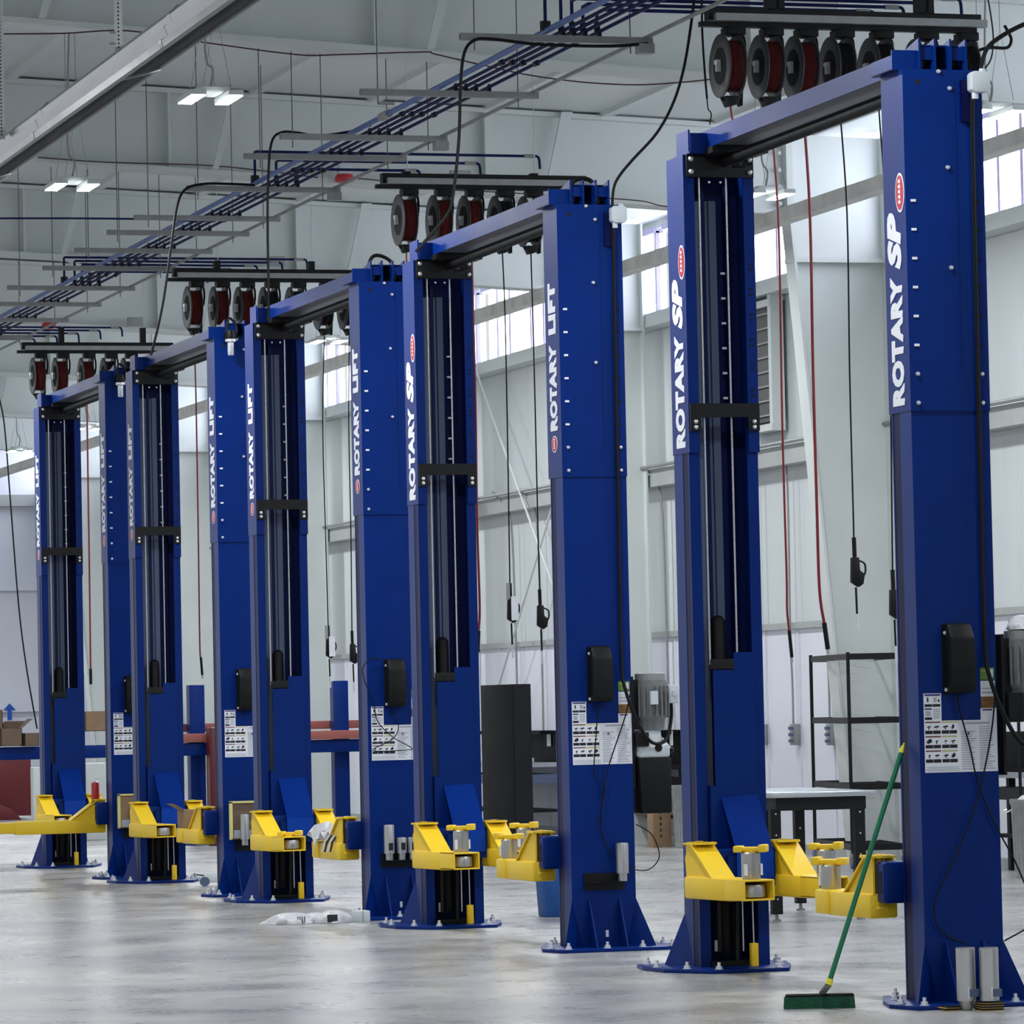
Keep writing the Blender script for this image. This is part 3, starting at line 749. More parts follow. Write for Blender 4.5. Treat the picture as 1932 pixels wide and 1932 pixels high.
for k in range(2):
    o = MB().use('wood').box((-.06, -.05, 0), (.055, .05, .003)).use('black').box((-.045, -.0495, .003), (.054, .0495, .009)).build('wooden_shim', 'wood'); o.location = (p.x-.01*k, p.y+.01, k*.0115)
    tag(o, 'thin shim in the low stack of two left of the silver adapters, %s one' % ('bottom' if k == 0 else 'top'), 'shim', 'low pair of shims by the nearest lift')

# ---------------------------------------------------------------- broom
hb = at(1546, 1902, 'Z', 0)
t = thing('push_broom', 'green push broom leaning on the nearest lift, dark green bristles on the floor', 'broom', hb, -.33)
b = MB()
N = 14
for k in range(N):
    x0 = -.165+k*.33/N; x1 = x0+.33/N; j = random.uniform(-.006, .006)
    b.prism([(x0-.004, 0), (x1+.004, 0), (x1, .055), (x0, .055)], -.035+j, .035+j*.5, 'Y')
b.build('bristles', 'dgreen', t)
MB().box((-.16, -.032, .05), (.165, .032, .068), bev=.008).build('head_block', 'plastic', t)
hx = Matrix.Rotation(.33, 4, 'Z')
def loc_(p): return hx@(Vector(p)-hb)
top = at(1706, 1402, 'Y', 19.30)
a0 = Vector((hb.x+.015, hb.y, .07)); a1 = at(1563, 1858, 'Y', 19.2)
dirv = (top-a1).normalized(); tipb = top-dirv*.05
b = MB(); b.tube([loc_(a0), loc_(a1)], .016, 12); b.build('socket', 'grey', t)
b = MB(); b.tube([loc_(a1), loc_(a1+dirv*.028)], .017, 12); b.build('collar', 'lemon', t)
b = MB(); b.tube([loc_(a1+dirv*.025), loc_(tipb)], .0125, 12); b.build('handle', 'green', t)
b = MB(); T_ = tipb; q = [loc_(T_), loc_(T_+dirv*.02), loc_(top)]
b.tube([q[0], q[1]], .0125, 12); b.tube([q[1], q[1]+(q[2]-q[1])*.5], .009, 12); b.tube([q[1]+(q[2]-q[1])*.45, q[2]], .004, 12); b.build('end_cap', 'lemon', t)

# ================================================================== HOSE REELS
BANK = [dict(Y=24.4, xs=(1368, 1440, 1505, 1574, 1648, 1733, 1808), yc=(122, 121, 121, 124, 128, 130, 134), bar=((1350, 44), (1855, 52)), red=(1, 1, 1, 0, 0, 0, 0), post=(1458, 1740)),
        dict(Y=31.1, xs=(757, 822, 880, 938, 992, 1046), yc=(390, 391, 393, 396, 398, 400), bar=((733, 340), (1110, 362)), red=(1, 1, 1, 0, 0, 0), post=(770, 1010)),
        dict(Y=37.9, xs=(357, 406, 453, 500, 550, 603, 650), yc=(574, 575, 575, 577, 579, 582, 583), bar=((337, 520), (690, 532)), red=(1, 1, 1, 0, 0, 0, 0), post=(412, 590)),
        dict(Y=44.6, xs=(64, 106, 155, 197, 235), yc=(701, 702, 700, 702, 703), bar=((50, 655), (330, 668)), red=(1, 1, 1, 0, 0), post=(118, 272))]
BN = ['the nearest reel rack', 'the second reel rack', 'the third reel rack', 'the farthest reel rack']
ORD = ['first', 'second', 'third', 'fourth', 'fifth', 'sixth', 'seventh']
HOSES = {  # (bank, reel): (photo path, end kind)
 (0, 0): (((1387, 185), (1389, 320), (1395, 700)), 'plug'), (0, 1): (((1465, 185), (1468, 400), (1476, 800), (1484, 1080), (1485, 1150), (1489, 1190)), 'plug'),
 (0, 2): (((1525, 185), (1528, 400), (1534, 700), (1541, 950), (1546, 1110), (1555, 1175)), 'plug2'), (0, 3): (((1596, 185), (1598, 400), (1603, 700), (1608, 900), (1611, 1014)), 'gun'),
 (0, 4): (((1672, 185), (1676, 500), (1684, 1075)), 'gun'),
 (1, 0): (((768, 440), (770, 700), (776, 1000)), 'plug'), (1, 2): (((893, 440), (897, 760), (900, 980), (905, 1140), (903, 1190)), 'plug'),
 (1, 3): (((950, 440), (953, 600), (958, 850), (962, 1100)), 'gun2'), (1, 4): (((1005, 440), (1008, 700), (1015, 1000), (1018, 1112)), 'gun'),
 (2, 0): (((367, 612), (370, 760), (374, 1000), (377, 1215), (379, 1240)), 'plug'), (2, 5): (((605, 618), (609, 800), (614, 1000), (619, 1180)), 'gun2'), (2, 6): (((652, 618), (658, 800), (662, 1000), (664, 1190)), 'gun'),
 (3, 0): (((70, 738), (73, 900), (78, 1100)), 'plug'), (3, 2): (((164, 738), (166, 900), (169, 1100), (171, 1262)), 'plug')}
RR = .192
def m_reel(red):
    b = MB(); z = -.235
    b.use('disc').lathe([(RR, -.052), (RR+.004, -.048), (RR, -.043), (.11, -.036), (.11, -.05), (RR, -.052)], (0, 0, z), 'X', 40)
    b.use('disc').lathe([(RR, .052), (RR, .058), (.11, .05), (.11, .045)], (0, 0, z), 'X', 40)
    return b
def reel_parts(t, red):
    def f1():
        b = MB(); z = -.235
        prof = [(.115, -.060), (RR-.01, -.066), (RR, -.062), (RR, -.054), (RR-.01, -.050), (.10, -.045)]
        b.use('disc').lathe(prof, (0, 0, z), 'X', 40); b.use('void').lathe([(.113, -.0615), (.113, -.060)], (0, 0, z), 'X', 32)
        b.use('zinc'); b.box((-.09, -.02, z-.035), (-.06, .0, z+.03)); b.box((-.09, -.03, z+.01), (-.065, .02, z+.035))
        b.use('disc').lathe([(RR, .040), (RR, .047), (.1, .05)], (0, 0, z), 'X', 40)
        return b.mesh('reel_disc', 'disc')
    inst('reel_disc', cached('reel', f1), t)
    def f2():
        b = MB(); z = -.235; n = 5
        prof = []
        for k in range(n):
            x = -.042+k*.017; prof += [(.146, x), (.156, x+.0085)]
        prof.append((.146, -.042+n*.017)); b.lathe(prof, (0, 0, z), 'X', 32); return b.mesh('hose_coil', 'coil' if red else 'bcoil')
    inst('hose_coil', cached(('coil', red), f2), t)
    def f3():
        b = MB(); z = -.235
        b.box((-.03, -.06, -.05), (.09, .06, 0), bev=.004)
        b.prism([(-.06, -.02), (.06, -.02), (.05, z+.05), (.10, z-.05), (.08, z-.19), (.03, z-.24), (-.03, z-.24), (-.05, z-.1), (-.05, z+.05)], .055, .07, 'X', bev=.003)
        b.prism([(-.05, z-.185), (.055, z-.185), (.03, z-.235), (-.02, z-.245)], -.06, .05, 'Y', bev=.004)
        b.tube([(-.055, 0, z-.165), (-.055, 0, z-.19), (-.03, 0, z-.21)], .009, 6)
        b.box((.075, -.015, z+.03), (.10, .015, z+.07))
        b.tube([(.06, .0, -.02), (.095, .0, -.06), (.10, 0, -.15), (.085, 0, -.22)], .009, 6)
        return b.mesh('reel_bracket', 'plastic')
    inst('reel_bracket', cached('rbk', f3), t)
for bi, B in enumerate(BANK):
    Y = B['Y']; p0 = at(*B['bar'][0], 'Y', Y); p1 = at(*B['bar'][1], 'Y', Y); z0 = (p0.z+p1.z)/2
    t = thing('reel_rack', 'black and grey steel rail hanging under the roof, carrying %s' % ('the nearest hose reels', 'the second set of hose reels', 'the third set of hose reels', 'the farthest hose reels')[bi], 'rack', (p0.x, Y, z0))
    Lb = p1.x-p0.x
    MB().box((-.02, -.07, .0), (Lb, -.02, .045)).build('front_rail', 'galv', t)
    MB().box((-.05, -.02, .01), (Lb-.02, .06, .085)).build('top_rail', 'black', t)
    MB().box((-.1, -.02, -.03), (Lb-.05, .03, .0)).build('bottom_rail', 'black', t)
    for px in B['post']:
        q = at(px, 30, 'Y', Y).x-p0.x
        q = at(px, B['bar'][0][1]-20, 'Y', Y).x-p0.x
        hp = (.9, .10, .16, .24)[bi]; hp = zroof(p0.x)-z0 if bi == 0 else hp
        MB().box((q-.04, -.02, .08), (q+.015, .05, hp)).build('hanger_post', 'black', t)
        if bi == 0: MB().box((q+.035, -.02, .08), (q+.07, .05, hp)).build('hanger_post', 'black', t)
        else: MB().tube([(q, .02, hp-.02), (q, .02, zroof(p0.x)-z0)], .004, 6).build('hanger_rod', 'wframe', t)
    for k, (px, py) in enumerate(zip(B['xs'], B['yc'])):
        c = at(px+8, py, 'Y', Y); red = B['red'][k]
        r = thing('hose_reel', 'hose reel with %s hose, %s from the left on %s' % ('red' if red else 'black', ORD[k], BN[bi]), 'hose reel', (c.x, Y, z0-.031), 0, 'hose reels on '+BN[bi])
        reel_parts(r, red)
        if (bi, k) in HOSES:
            pts, end = HOSES[(bi, k)]
            P = [at(x, y, 'Y', Y)-r.location for x, y in pts]
            P.insert(0, Vector((.0, 0, -.46)))
            P[1] = Vector((P[0].x*.5+P[1].x*.5, 0, P[1].z-.02)) if P[1].z < P[0].z else P[1]
            P = [p for n_, p in enumerate(P) if n_ == 0 or p.z < P[n_-1].z]
            rad = (.0095 if k == 2 else .007) if red else .0055
            if bi == 0: rad *= 1.0
            MB().tube(P, rad, 8).build('hose', 'hose' if red else 'rubber', r)
            e = P[-1]; d = (P[-1]-P[-2]).normalized()
            if end.startswith('plug'):
                MB().tube([e, e+d*.16], rad*1.6, 8).build('strain_relief', 'rubber', r); MB().tube([e+d*.16, e+d*.19], rad, 8).build('nozzle', 'steel', r)
            else:
                b = MB(); b.tube([e+Vector((0, 0, 0)), e+Vector((.002, 0, -.13))], .014, 8); b.prism([(e.x-.02, e.z-.12), (e.x+.025, e.z-.12), (e.x+.03, e.z-.2), (e.x+.06, e.z-.22), (e.x+.05, e.z-.28), (e.x+.02, e.z-.3), (e.x-.025, e.z-.27)], -.02, .02, 'Y', bev=.005)
                b.tube([e+Vector((.03, 0, -.14)), e+Vector((.065, 0, -.16)), e+Vector((.068, 0, -.21)), e+Vector((.045, 0, -.25))], .006, 6)
                b.build('trigger_handle', 'plastic', r)
                MB().tube([e+Vector((.005, 0, -.3)), e+Vector((.008, 0, -.46))], .007, 8).build('extension', 'rubber', r)
                MB().tube([e+Vector((.008, 0, -.46)), e+Vector((.011, 0, -.56))], .009, 8).build('nozzle', 'zinc', r)
                if end == 'gun2':
                    MB().box((e.x+.0, -.025, e.z-.28), (e.x+.055, -.022, e.z-.1)).build('paper_tag', 'white', r)
                    MB().box((e.x-.03, -.015, e.z-.0), (e.x-.005, .0, e.z+.0-.13)).build('clip', 'galv', r)

# ================================================================== PIPES ON TRAPEZE STRUTS
ST = [24.94, 27.3, 29.5, 30.6, 32.53, 34.5, 35.6, 37.0, 38.5, 40.3, 41.9, 43.6, 45.6, 47.6, 49.8]
for k, y in enumerate(ST):
    t = thing('trapeze_strut', 'grey steel strut hung on two rods under the roof, %s of the pipe run' % ('nearest' if k == 0 else ['second', 'third', 'fourth', 'fifth', 'sixth', 'seventh', 'eighth', 'ninth', 'tenth', 'eleventh', 'twelfth', 'thirteenth', 'fourteenth', 'farthest'][k-1]), 'strut', (7.28, y, 5.47), 0, 'struts of the pipe run')
    b = MB(); b.prism([(-.02, 0), (.02, 0), (.02, .041), (.01, .041), (.01, .035), (.015, .035), (.015, .005), (-.015, .005), (-.015, .035), (-.01, .035), (-.01, .041), (-.02, .041)], 0, 1.22, 'X'); b.build('channel', 'dgalv', t)
    for x in (.09+.03*(k % 2), 1.08): MB().tube([(x, 0, -.06), (x, 0, zroof(7.28+x)-5.475)], .004, 6).build('threaded_rod', 'rod', t)
    for x in (.65, .72, .79, .88):
        b = MB(); b.box((x-.012, -.02, .04), (x+.012, .02, .075)); b.box((x-.004, -.02, .07), (x+.004, .02, .09)); b.build('pipe_clamp', 'black', t)
    if k in (0, 2, 4): MB().box((1.12, -.05, -.06), (1.22, .03, .0)).build('junction_box', 'galv', t)
for k, (x, r, mt, lab) in enumerate(((7.83, .019, 'bpipe', 'thick mid-blue air pipe, leftmost of the overhead pipe run'), (7.93, .0115, 'pipe', 'thin dark blue pipe next to the thick one in the overhead run'), (8.0, .0115, 'pipe', 'thin dark blue pipe in the centre of the overhead run'), (8.07, .0115, 'pipe', 'fourth pipe of the overhead run, thin and dark blue'), (8.16, .0115, 'pipe', 'rightmost thin dark blue pipe of the overhead run'))):
    b = MB(); b.tube([(x, 17, 5.54), (x, 56, 5.54)], r, 10, smoothpath=False); t = tag(b.build('air_pipe', mt), lab, 'pipe', 'pipes of the overhead run')
    for y in (26.2, 28.6, 31.7, 35.0, 39.5):
        if k: MB().tube([(x, y, 5.54), (x, y+.06, 5.54)], r*1.7, 8).build('coupling', 'black', t)
        elif y in (28.6,): 
            c = MB(); c.tube([(x, y, 5.54), (x, y+.2, 5.54)], r*1.6, 10); c.box((x-.07, y+.0, 5.60), (x+.04, y+.02, 5.62)); c.build('valve', 'dgalv', t)
b = MB(); b.tube([(8.47, 17, 5.515), (8.47, 56, 5.515)], .0135, 8, smoothpath=False)
tag(b.build('grey_conduit', 'dgalv'), 'grey electrical conduit along the right ends of the pipe struts', 'conduit')
for bi, B in enumerate(BANK):
    Y = (24.97, 32.56, 40.33, 47.63)[bi]; p1 = at(*B['bar'][1], 'Y', B['Y']); 
    for k in range(5):
        if bi == 1 and k in (1, 3): continue
        x = (7.83, 7.93, 8.0, 8.07, 8.16)[k]; zt = 5.80-.035*k-(0 if bi == 0 else .02); yy = Y-.05-.02*k
        b = MB(); r = .011; xe = p1.x-.25*k if bi else p1.x+.02-.2*k
        b.tube([(x, Y, 5.54), (x, Y, zt)], r, 8); b.tube([(x, Y, zt), (x, yy, zt)], r, 8); b.tube([(x, yy, zt), (xe, yy, zt)], r, 8); b.tube([(xe, yy, zt), (xe+.05, yy, zt-.01), (xe+.06, yy, zt-.10)], r, 8)
        t = tag(b.build('branch_pipe', 'pipe'), '%s dark blue branch pipe running to %s' % (('topmost', 'second', 'middle', 'fourth', 'lowest')[k], BN[bi]), 'pipe', 'branch pipes to '+BN[bi])
        c = MB(); c.tube([(x, Y, 5.545), (x, Y, 5.60)], .02 if k else .035, 8); c.build('fitting', 'black', t)
        c = MB(); c.tube([(xe-.07, yy, zt), (xe+.02, yy, zt)], .016, 8); c.build('ball_valve', 'dgalv', t)

# overhead power drops
def cord(name, pts, Y, r, mt, label, cat='cable', group=None):
    o = MB().tube([at(x, y, 'Y', Y if not callable(Y) else Y(x, y)) for x, y in pts], r, 8).build(name, mt); return tag(o, label, cat, group)
cord('power_cord', ((1222, 82), (1150, 87), (1020, 84), (930, 74), (895, 76), (876, 100), (869, 160), (866, 260), (856, 360), (846, 400), (815, 440), (785, 475)), 24.9, .010, 'rubber', 'black cord looping from the nearest strut down to the second lift')
cord('power_cord', ((1312, -20), (1306, 30), (1292, 120), (1272, 190), (1240, 250), (1195, 300), (1170, 330), (1158, 355), (1155, 395)), 24.6, .009, 'rubber', 'black cord curving down to the junction box of the second lift')
cord('power_cord', ((1324, -20), (1325, 60), (1330, 140), (1334, 186)), 24.6, .007, 'rubber', 'short black cord ending in bare wires near the nearest reels')
cord('bare_wire', ((1334, 186), (1336, 205), (1342, 215), (1339, 235)), 24.6, .004, 'rubber', 'bare wire ends below the short black cord', 'wire')
cord('power_cord', ((700, 236), (660, 248), (600, 256), (560, 250), (530, 250), (512, 270), (506, 340), (505, 430), (507, 560), (506, 605)), 29.7, .009, 'rubber', 'black cord dropping from the third strut to the middle lift')
cord('power_cord', ((480, 349), (430, 347), (385, 347), (350, 357), (334, 390), (322, 470), (306, 580), (285, 670)), 32.5, .010, 'rubber', 'black cord dropping from the fifth strut to the fourth lift')
cord('power_cord', ((-5, 738), (8, 800), (20, 950), (35, 1140), (50, 1260), (70, 1375)), 44, .008, 'rubber', 'slack black cord hanging down at the left edge')
cord('power_cord', ((1850, 130), (1862, 92), (1890, 68), (1932, 46), (1960, 40)), 19.1, .011, 'rubber', 'black cord from the nearest lift junction box going out right')
cord('power_cord', ((1835, 118), (1845, 97), (1868, 90), (1900, 90), (1908, 75), (1902, 60), (1895, 48)), 24.3, .010, 'rubber', 'curled black cord behind the top of the nearest lift')
cord('power_cord', ((1862, -10), (1868, 20), (1874, 70), (1870, 110), (1856, 132)), 19.1, .004, 'rubber', 'thin dark wire hanging to the nearest lift junction box')
cord('alarm_wire', ((0, 64), (120, 63), (240, 58), (385, 80), (560, 103), (640, 103), (800, 98), (820, 102), (920, 125), (1000, 142), (1100, 155), (1200, 160), (1290, 155), (1345, 149)), 29.05, .005, 'awire', 'long dark red wire sagging along the nearest roof beam')
cord('alarm_wire', ((72, 297), (200, 306), (370, 311), (460, 318), (600, 335)), 35.85, .005, 'awire', 'dark wire along the second roof beam behind the lights')
cord('alarm_wire', ((668, 336), (760, 345), (850, 358), (930, 362), (1030, 368), (1200, 378), (1262, 390), (1420, 396)), 35.6, .005, 'awire', 'dark red wire passing behind the second hose reels')
cord('air_hose_line', ((-10, 412), (150, 412), (300, 414), (372, 418)), 34.9, .008, 'pipe', 'straight blue pipe entering at the left edge and meeting the struts', 'pipe')
for x, y, Y, lab in ((650, 336, 35.83, 'red alarm strobe on a white base under the second roof beam'), (92, 614, 49.2, 'red alarm strobe far back at left above the farthest reels')):
    p = at(x, y, 'Y', Y); t = thing('alarm_strobe', lab, 'alarm', p)
    MB().box((-.055, -.04, .03), (.055, .04, .11), bev=.004).build('base', 'wbox', t); MB().lathe([(.04, -.04), (.075, -.03), (.085, 0), (.07, .03)], (0, 0, 0), 'Z', 20).build('dome', 'sred', t)
# exit boxes on beams
for x, y, Y, lab in ((868, 333, 35.8, 'grey box on the third roof beam above the second hose reels'), (520, 493, 42.6, 'grey box above the third hose reels'), (255, 607, 49.3, 'grey box above the farthest hose reels')):
    p = at(x, y, 'Y', Y); o = MB().box((-.09, -.03, -.05), (.09, .02, .05)).build('wall_box', 'galv'); o.location = p; tag(o, lab, 'box')

# ================================================================== RADIANT HEATER
t = thing('radiant_heater', 'long polished tube heater with reflector crossing the top left corner', 'heater', (4.72, 17, 5.0))
Lh = 20
def arc(r, a0, a1, n, cx=0, cz=0): return [(cx+math.cos(a0+(a1-a0)*k/n)*r, cz+math.sin(a0+(a1-a0)*k/n)*r) for k in range(n+1)]
out = [(.05, -.12), (.04, -.075), (.075, -.055), (.055, -.005), (.10, .02), (.085, .06), (.13, .11), (.16, .12), (.26, .12), (.31, .08), (.34, .0)]
inn = [(.2+(x-.2)*.95, z-.006) for x, z in out][::-1]
b = MB(); b.prism(out+inn, 0, Lh, 'Y')
for k in range(6): b.prism([(.2+(x-.2)*1.02, z+.003) for x, z in out]+[(x, z) for x, z in out[::-1]], k*3.6+1.2, k*3.6+1.26, 'Y')
b.build('reflector', 'duct', t)
b = MB(); b.tube([(.21, 0, .02), (.21, Lh, .02)], .035, 14, smoothpath=False); b.build('burner_tube', 'tube', t)
for k in range(4): MB().prism([(.06, -.095), (.34, -.02), (.34, -.01), (.06, -.085)], k*4.6+1.6, k*4.6+1.64, 'Y').build('tube_strap', 'duct', t)
b = MB(); b.tube([(.05, 0, -.12), (.05, Lh, -.12)], .008, 8, smoothpath=False); b.tube([(.34, 0, .0), (.34, Lh, .0)], .012, 8, smoothpath=False); b.build('edge_rail', 'dgalv', t)
for x, y0, y1, Y, lab in ((224, -20, 98, 23.2, 'white perforated steel hanger ending at the heater'), (3, 60, 262, 26.5, 'white perforated steel hanger at the left edge above the heater')):
    p = at(x, y1, 'Y', Y); top = zroof(p.x)
    b = MB(); b.use('wframe').box((-.022, -.003, 0), (.022, .003, top-p.z)); b.box((.019, -.0, 0), (.022, .03, top-p.z))
    b.use('void'); z = .02
    while z < top-p.z: b.box((-.004, -.004, z), (.004, -.0029, z+.009)); z += .022
    b.use('dgalv').box((-.05, -.02, .04), (-.02, .0, .05)); b.box((-.05, -.02, .1), (-.02, 0, .11))
    o = b.build('perforated_hanger', 'wframe'); o.location = p; tag(o, lab, 'hanger')
# ================================================================== LIGHT FIXTURES
def lamp(x, y, z, lab, i):
    t = thing('high_bay_light', lab, 'ceiling light', (x, y, z), 0, 'high bay lights')
    MB().box((-.11, -.12, .03), (.11, .12, .07), bev=.008).build('housing', 'wframe', t)
    for s in (-1, 1):
        a = MB().box((s*.075, -.22, .0), (s*.175, .22, .035), bev=.005).build('light_bar', 'wframe', t)
        MB().box((s*.08, -.21, -.006), (s*.17, .21, .0)).build('lit_panel', 'led', a)
    b = MB(); h = min(.5, zroof(x)-z-.05)
    for yy in (-.2, .2): b.tube([(-.09, yy, .07), (0, 0 if 0 else yy, .07+h), (.09, yy, .07)], .003, 5, smoothpath=False)
    for yy in (-.2, .2): b.tube([(0, yy, .07+h), (0, yy, zroof(x)-z)], .003, 5, smoothpath=False)
    b.build('hanging_wire', 'dgalv', t)
    b = MB(); b.tube([(0, 0, .07), (.02, 0, .2), (-.03, 0, .35), (.0, 0, zroof(x)-z)], .008, 6); b.build('flex_conduit', 'dgalv', t)
    la = bpy.data.lights.new('led_glow', 'AREA'); la.shape = 'RECTANGLE'; la.size = .36; la.size_y = .6; la.energy = 120; la.color = (.96, .98, 1)
    lo = bpy.data.objects.new('led_glow', la); COL.objects.link(lo); lo.parent = t; lo.location = (0, 0, -.03)
    return t
LAB = {0: 'lit twin-panel ceiling light, nearest of the left row, right of the heater', 1: 'lit twin-panel ceiling light, second of the left row, above the long struts', 10: 'lit ceiling light at the right edge beside the nearest lift', 11: 'lit ceiling light seen between the posts of the nearest lift', 12: 'lit ceiling light seen between the posts of the middle lift', 13: 'lit ceiling light seen between the posts of the farthest lift', 14: 'lit ceiling light by the end wall at the left edge'}
for k, (x, y) in enumerate(((6.40, 27.83), (6.41, 32.64))): lamp(x, y, 5.5, LAB[k], k)
for k, (x, y) in enumerate(((11.94, 27.78), (12.04, 32.59), (11.88, 46.11), (12.02, 60.4), (11.96, 65.45))): lamp(x, y, 5.5, LAB[10+k], k)
for k, (x, y) in enumerate(((11.95, 37.3), (11.95, 41.9), (11.95, 50.9), (11.95, 55.6), (11.95, 23.0), (11.95, 18.2), (6.4, 23.0), (6.4, 18.2), (0.9, 27.8), (0.9, 37.3), (0.9, 46.1), (6.4, 42.0), (6.4, 51), (6.4, 60), (11.9, 70.3), (8.2, 71))): lamp(x, y, 5.5, 'unseen twin-panel ceiling light, added to carry the rows on and brighten the walls', k)  # unseen lamps: rows carried on, and more added to brighten the walls

# ================================================================== WALL FITTINGS
def px_w(x, y, X=14.55): return at(x, y, 'X', X)
b = MB(); b.tube([(14.36, 9, 3.9), (14.36, 76, 3.9)], .02, 8, smoothpath=False); tag(b.build('wall_conduit', 'galv'), 'grey horizontal conduit running along the wall girt', 'conduit')
OUT = [(39.85, 'leftmost of the three seen in the nearest lift'), (38.95, 'middle one of the three seen in the nearest lift'), (37.98, 'seen through the wire shelving')]
for y, s in OUT:
    t = thing('wall_outlet', 'grey wall outlet box with conduit, '+s, 'outlet', (14.54, y, 1.13), 0, 'wall outlets')
    MB().box((-.02, -.06, -.10), (.05, .06, .10), bev=.004).build('outlet_box', 'galv', t)
    for z in (-.06, 0, .06): MB().box((-.06, -.05, z-.015), (-.02, -.01, z+.015)).build('socket', 'slate', t)
    MB().tube([(0, 0, .1), (0, 0, .5), (-.01, .0, 1.0), (-.01, 0, 2.6), (-.15, 0, 2.77)], .011, 8).build('conduit', 'galv', t)
for y, zb, lab in ((48.0, 1.2, 'thin grey conduit dropping to the bench behind the second lift, left one'), (47.0, 1.0, 'thin grey conduit dropping to the bench behind the second lift, right one'), (42.6, 1.2, 'bent grey conduit on the wall above the oil tank and motor'), (56.9, 1.9, 'grey conduit on the wall seen inside the middle lift')):
    o = MB().tube([(14.53, y, zb), (14.53, y, 2.3), (14.50, y, 3.6), (14.40, y+.12, 3.85), (14.38, y+.3, 3.95)], .013, 8).build('drop_conduit', 'galv'); tag(o, lab, 'conduit')
for pa, pb, lab in (((895, 690), (1060, 1150), 'white diagonal brace rod on the wall behind the second lift'), ((1045, 945), (930, 1330), 'grey diagonal brace rod crossing behind the hanging spray handles')):
    o = MB().tube([px_w(*pa, 14.35), px_w(*pb, 14.35)], .014, 8).build('brace_rod', 'wframe'); tag(o, lab, 'brace')
# louver in wall
t = thing('wall_louver', 'dark slatted wall louver below the window, behind the nearest lift', 'louver', (14.5, 39.15, 4.15))
MB().box((.0, 0, 0), (.08, .75, 1.1)).build('screen', 'disc', t)
for k in range(8): MB().box((-.03, .02, .05+k*.14), (.02, .73, .065+k*.14)).build('slat', 'dgalv', t)
for a in ((-.05, -.08, -.06, .06, 0, 1.35), (-.05, .75, -.06, .06, .83, 1.35)): MB().box((a[0], a[1], -.1), (.08, a[4] if a[4] else 0, 1.25)).build('frame', 'wframe', t)
for z in (-.1, 1.1): MB().box((-.058, -.075, z+.002), (.07, .825, z+.068)).build('frame', 'wframe', t)

# ================================================================== SHOP FURNITURE
# stainless topped bench seen through the nearest lift
t = thing('workbench', 'black-framed workbench with stainless top seen through the nearest lift', 'workbench', (9.93, 27.0, 0), -.07)
MB().box((-.04, -.08, .815), (.68, 1.52, .85), bev=.004).build('stainless_top', 'stain', t)
MB().box((-.0, -.04, .73), (.62, 1.46, .815)).build('apron', 'black', t)
for x, y in ((0, 0), (.58, 0), (.58, 1.4), (0, 1.4)):
    l = MB().box((x-.035, y-.03, .05), (x+.035, y+.03, .74)).build('leg', 'black', t)
    MB().lathe([(.03, 0), (.03, .012), (.012, .02), (.012, .05)], (x, y, 0), 'Z', 12).build('levelling_foot', 'galv', l)
    for k in range(5): MB().lathe([(.006, 0), (.006, -.003)], (x, y-.03, .15+k*.14), 'Y', 8).build('bolt', 'zinc', l)
MB().box((.33, 1.36, .10), (.39, 1.42, .74)).build('leg', 'black', t)
# wire shelving
A = Vector((13.90, 36.75, 0)); Bp = Vector((13.56, 34.95, 0)); ang = math.atan2(A.y-Bp.y, A.x-Bp.x)
t = thing('wire_shelving', 'tall black wire shelving on casters behind the green broom', 'shelving', Bp, ang)
LL = (A-Bp).length; Wd = -.45
for x, y in ((0, 0), (LL, 0), (0, Wd), (LL, Wd)):
    MB().tube([(x, y, .14), (x, y, 1.86)], .016, 10).build('post', 'black', t)
    c = MB().box((x-.02, y-.02, .10), (x+.02, y+.02, .15)).build('caster', 'galv', t); MB().lathe([(.055, -.016), (.06, -.01), (.06, .01), (.055, .016)], (x+.02, y, .06), 'Y', 18).build('wheel', 'slate', c)
    MB().box((x-.05, y-.015, .135), (x+.05, y+.015, .15)).build('brake', 'black', c)
for z in (.20, .72, 1.29, 1.84):
    b = MB()
    for y in (0, Wd): b.box((0, y-.004, z-.045), (LL, y+.004, z+.008))
    for x in (0, LL): b.box((x-.004, Wd, z-.045), (x+.004, 0, z+.008))
    for k in range(28): b.tube([(LL*k/27, 0, z), (LL*k/27, Wd, z)], .003, 4)
    b.build('wire_shelf', 'black', t)
# cabinet
p = at(1003, 1612, 'Z', 0); Yc = 38.2; xr = at(1003, 1400, 'Y', Yc).x
t = thing('steel_cabinet', 'tall black steel cabinet standing behind the second lift', 'cabinet', (xr-.17, Yc, 0))
MB().box((0, 0, .03), (.17, 1.05, 1.66), bev=.004).build('body', 'cab', t)
MB().box((0.004, -.012, .03), (.168, -.0, 1.655)).build('end_panel', 'cabs', t)
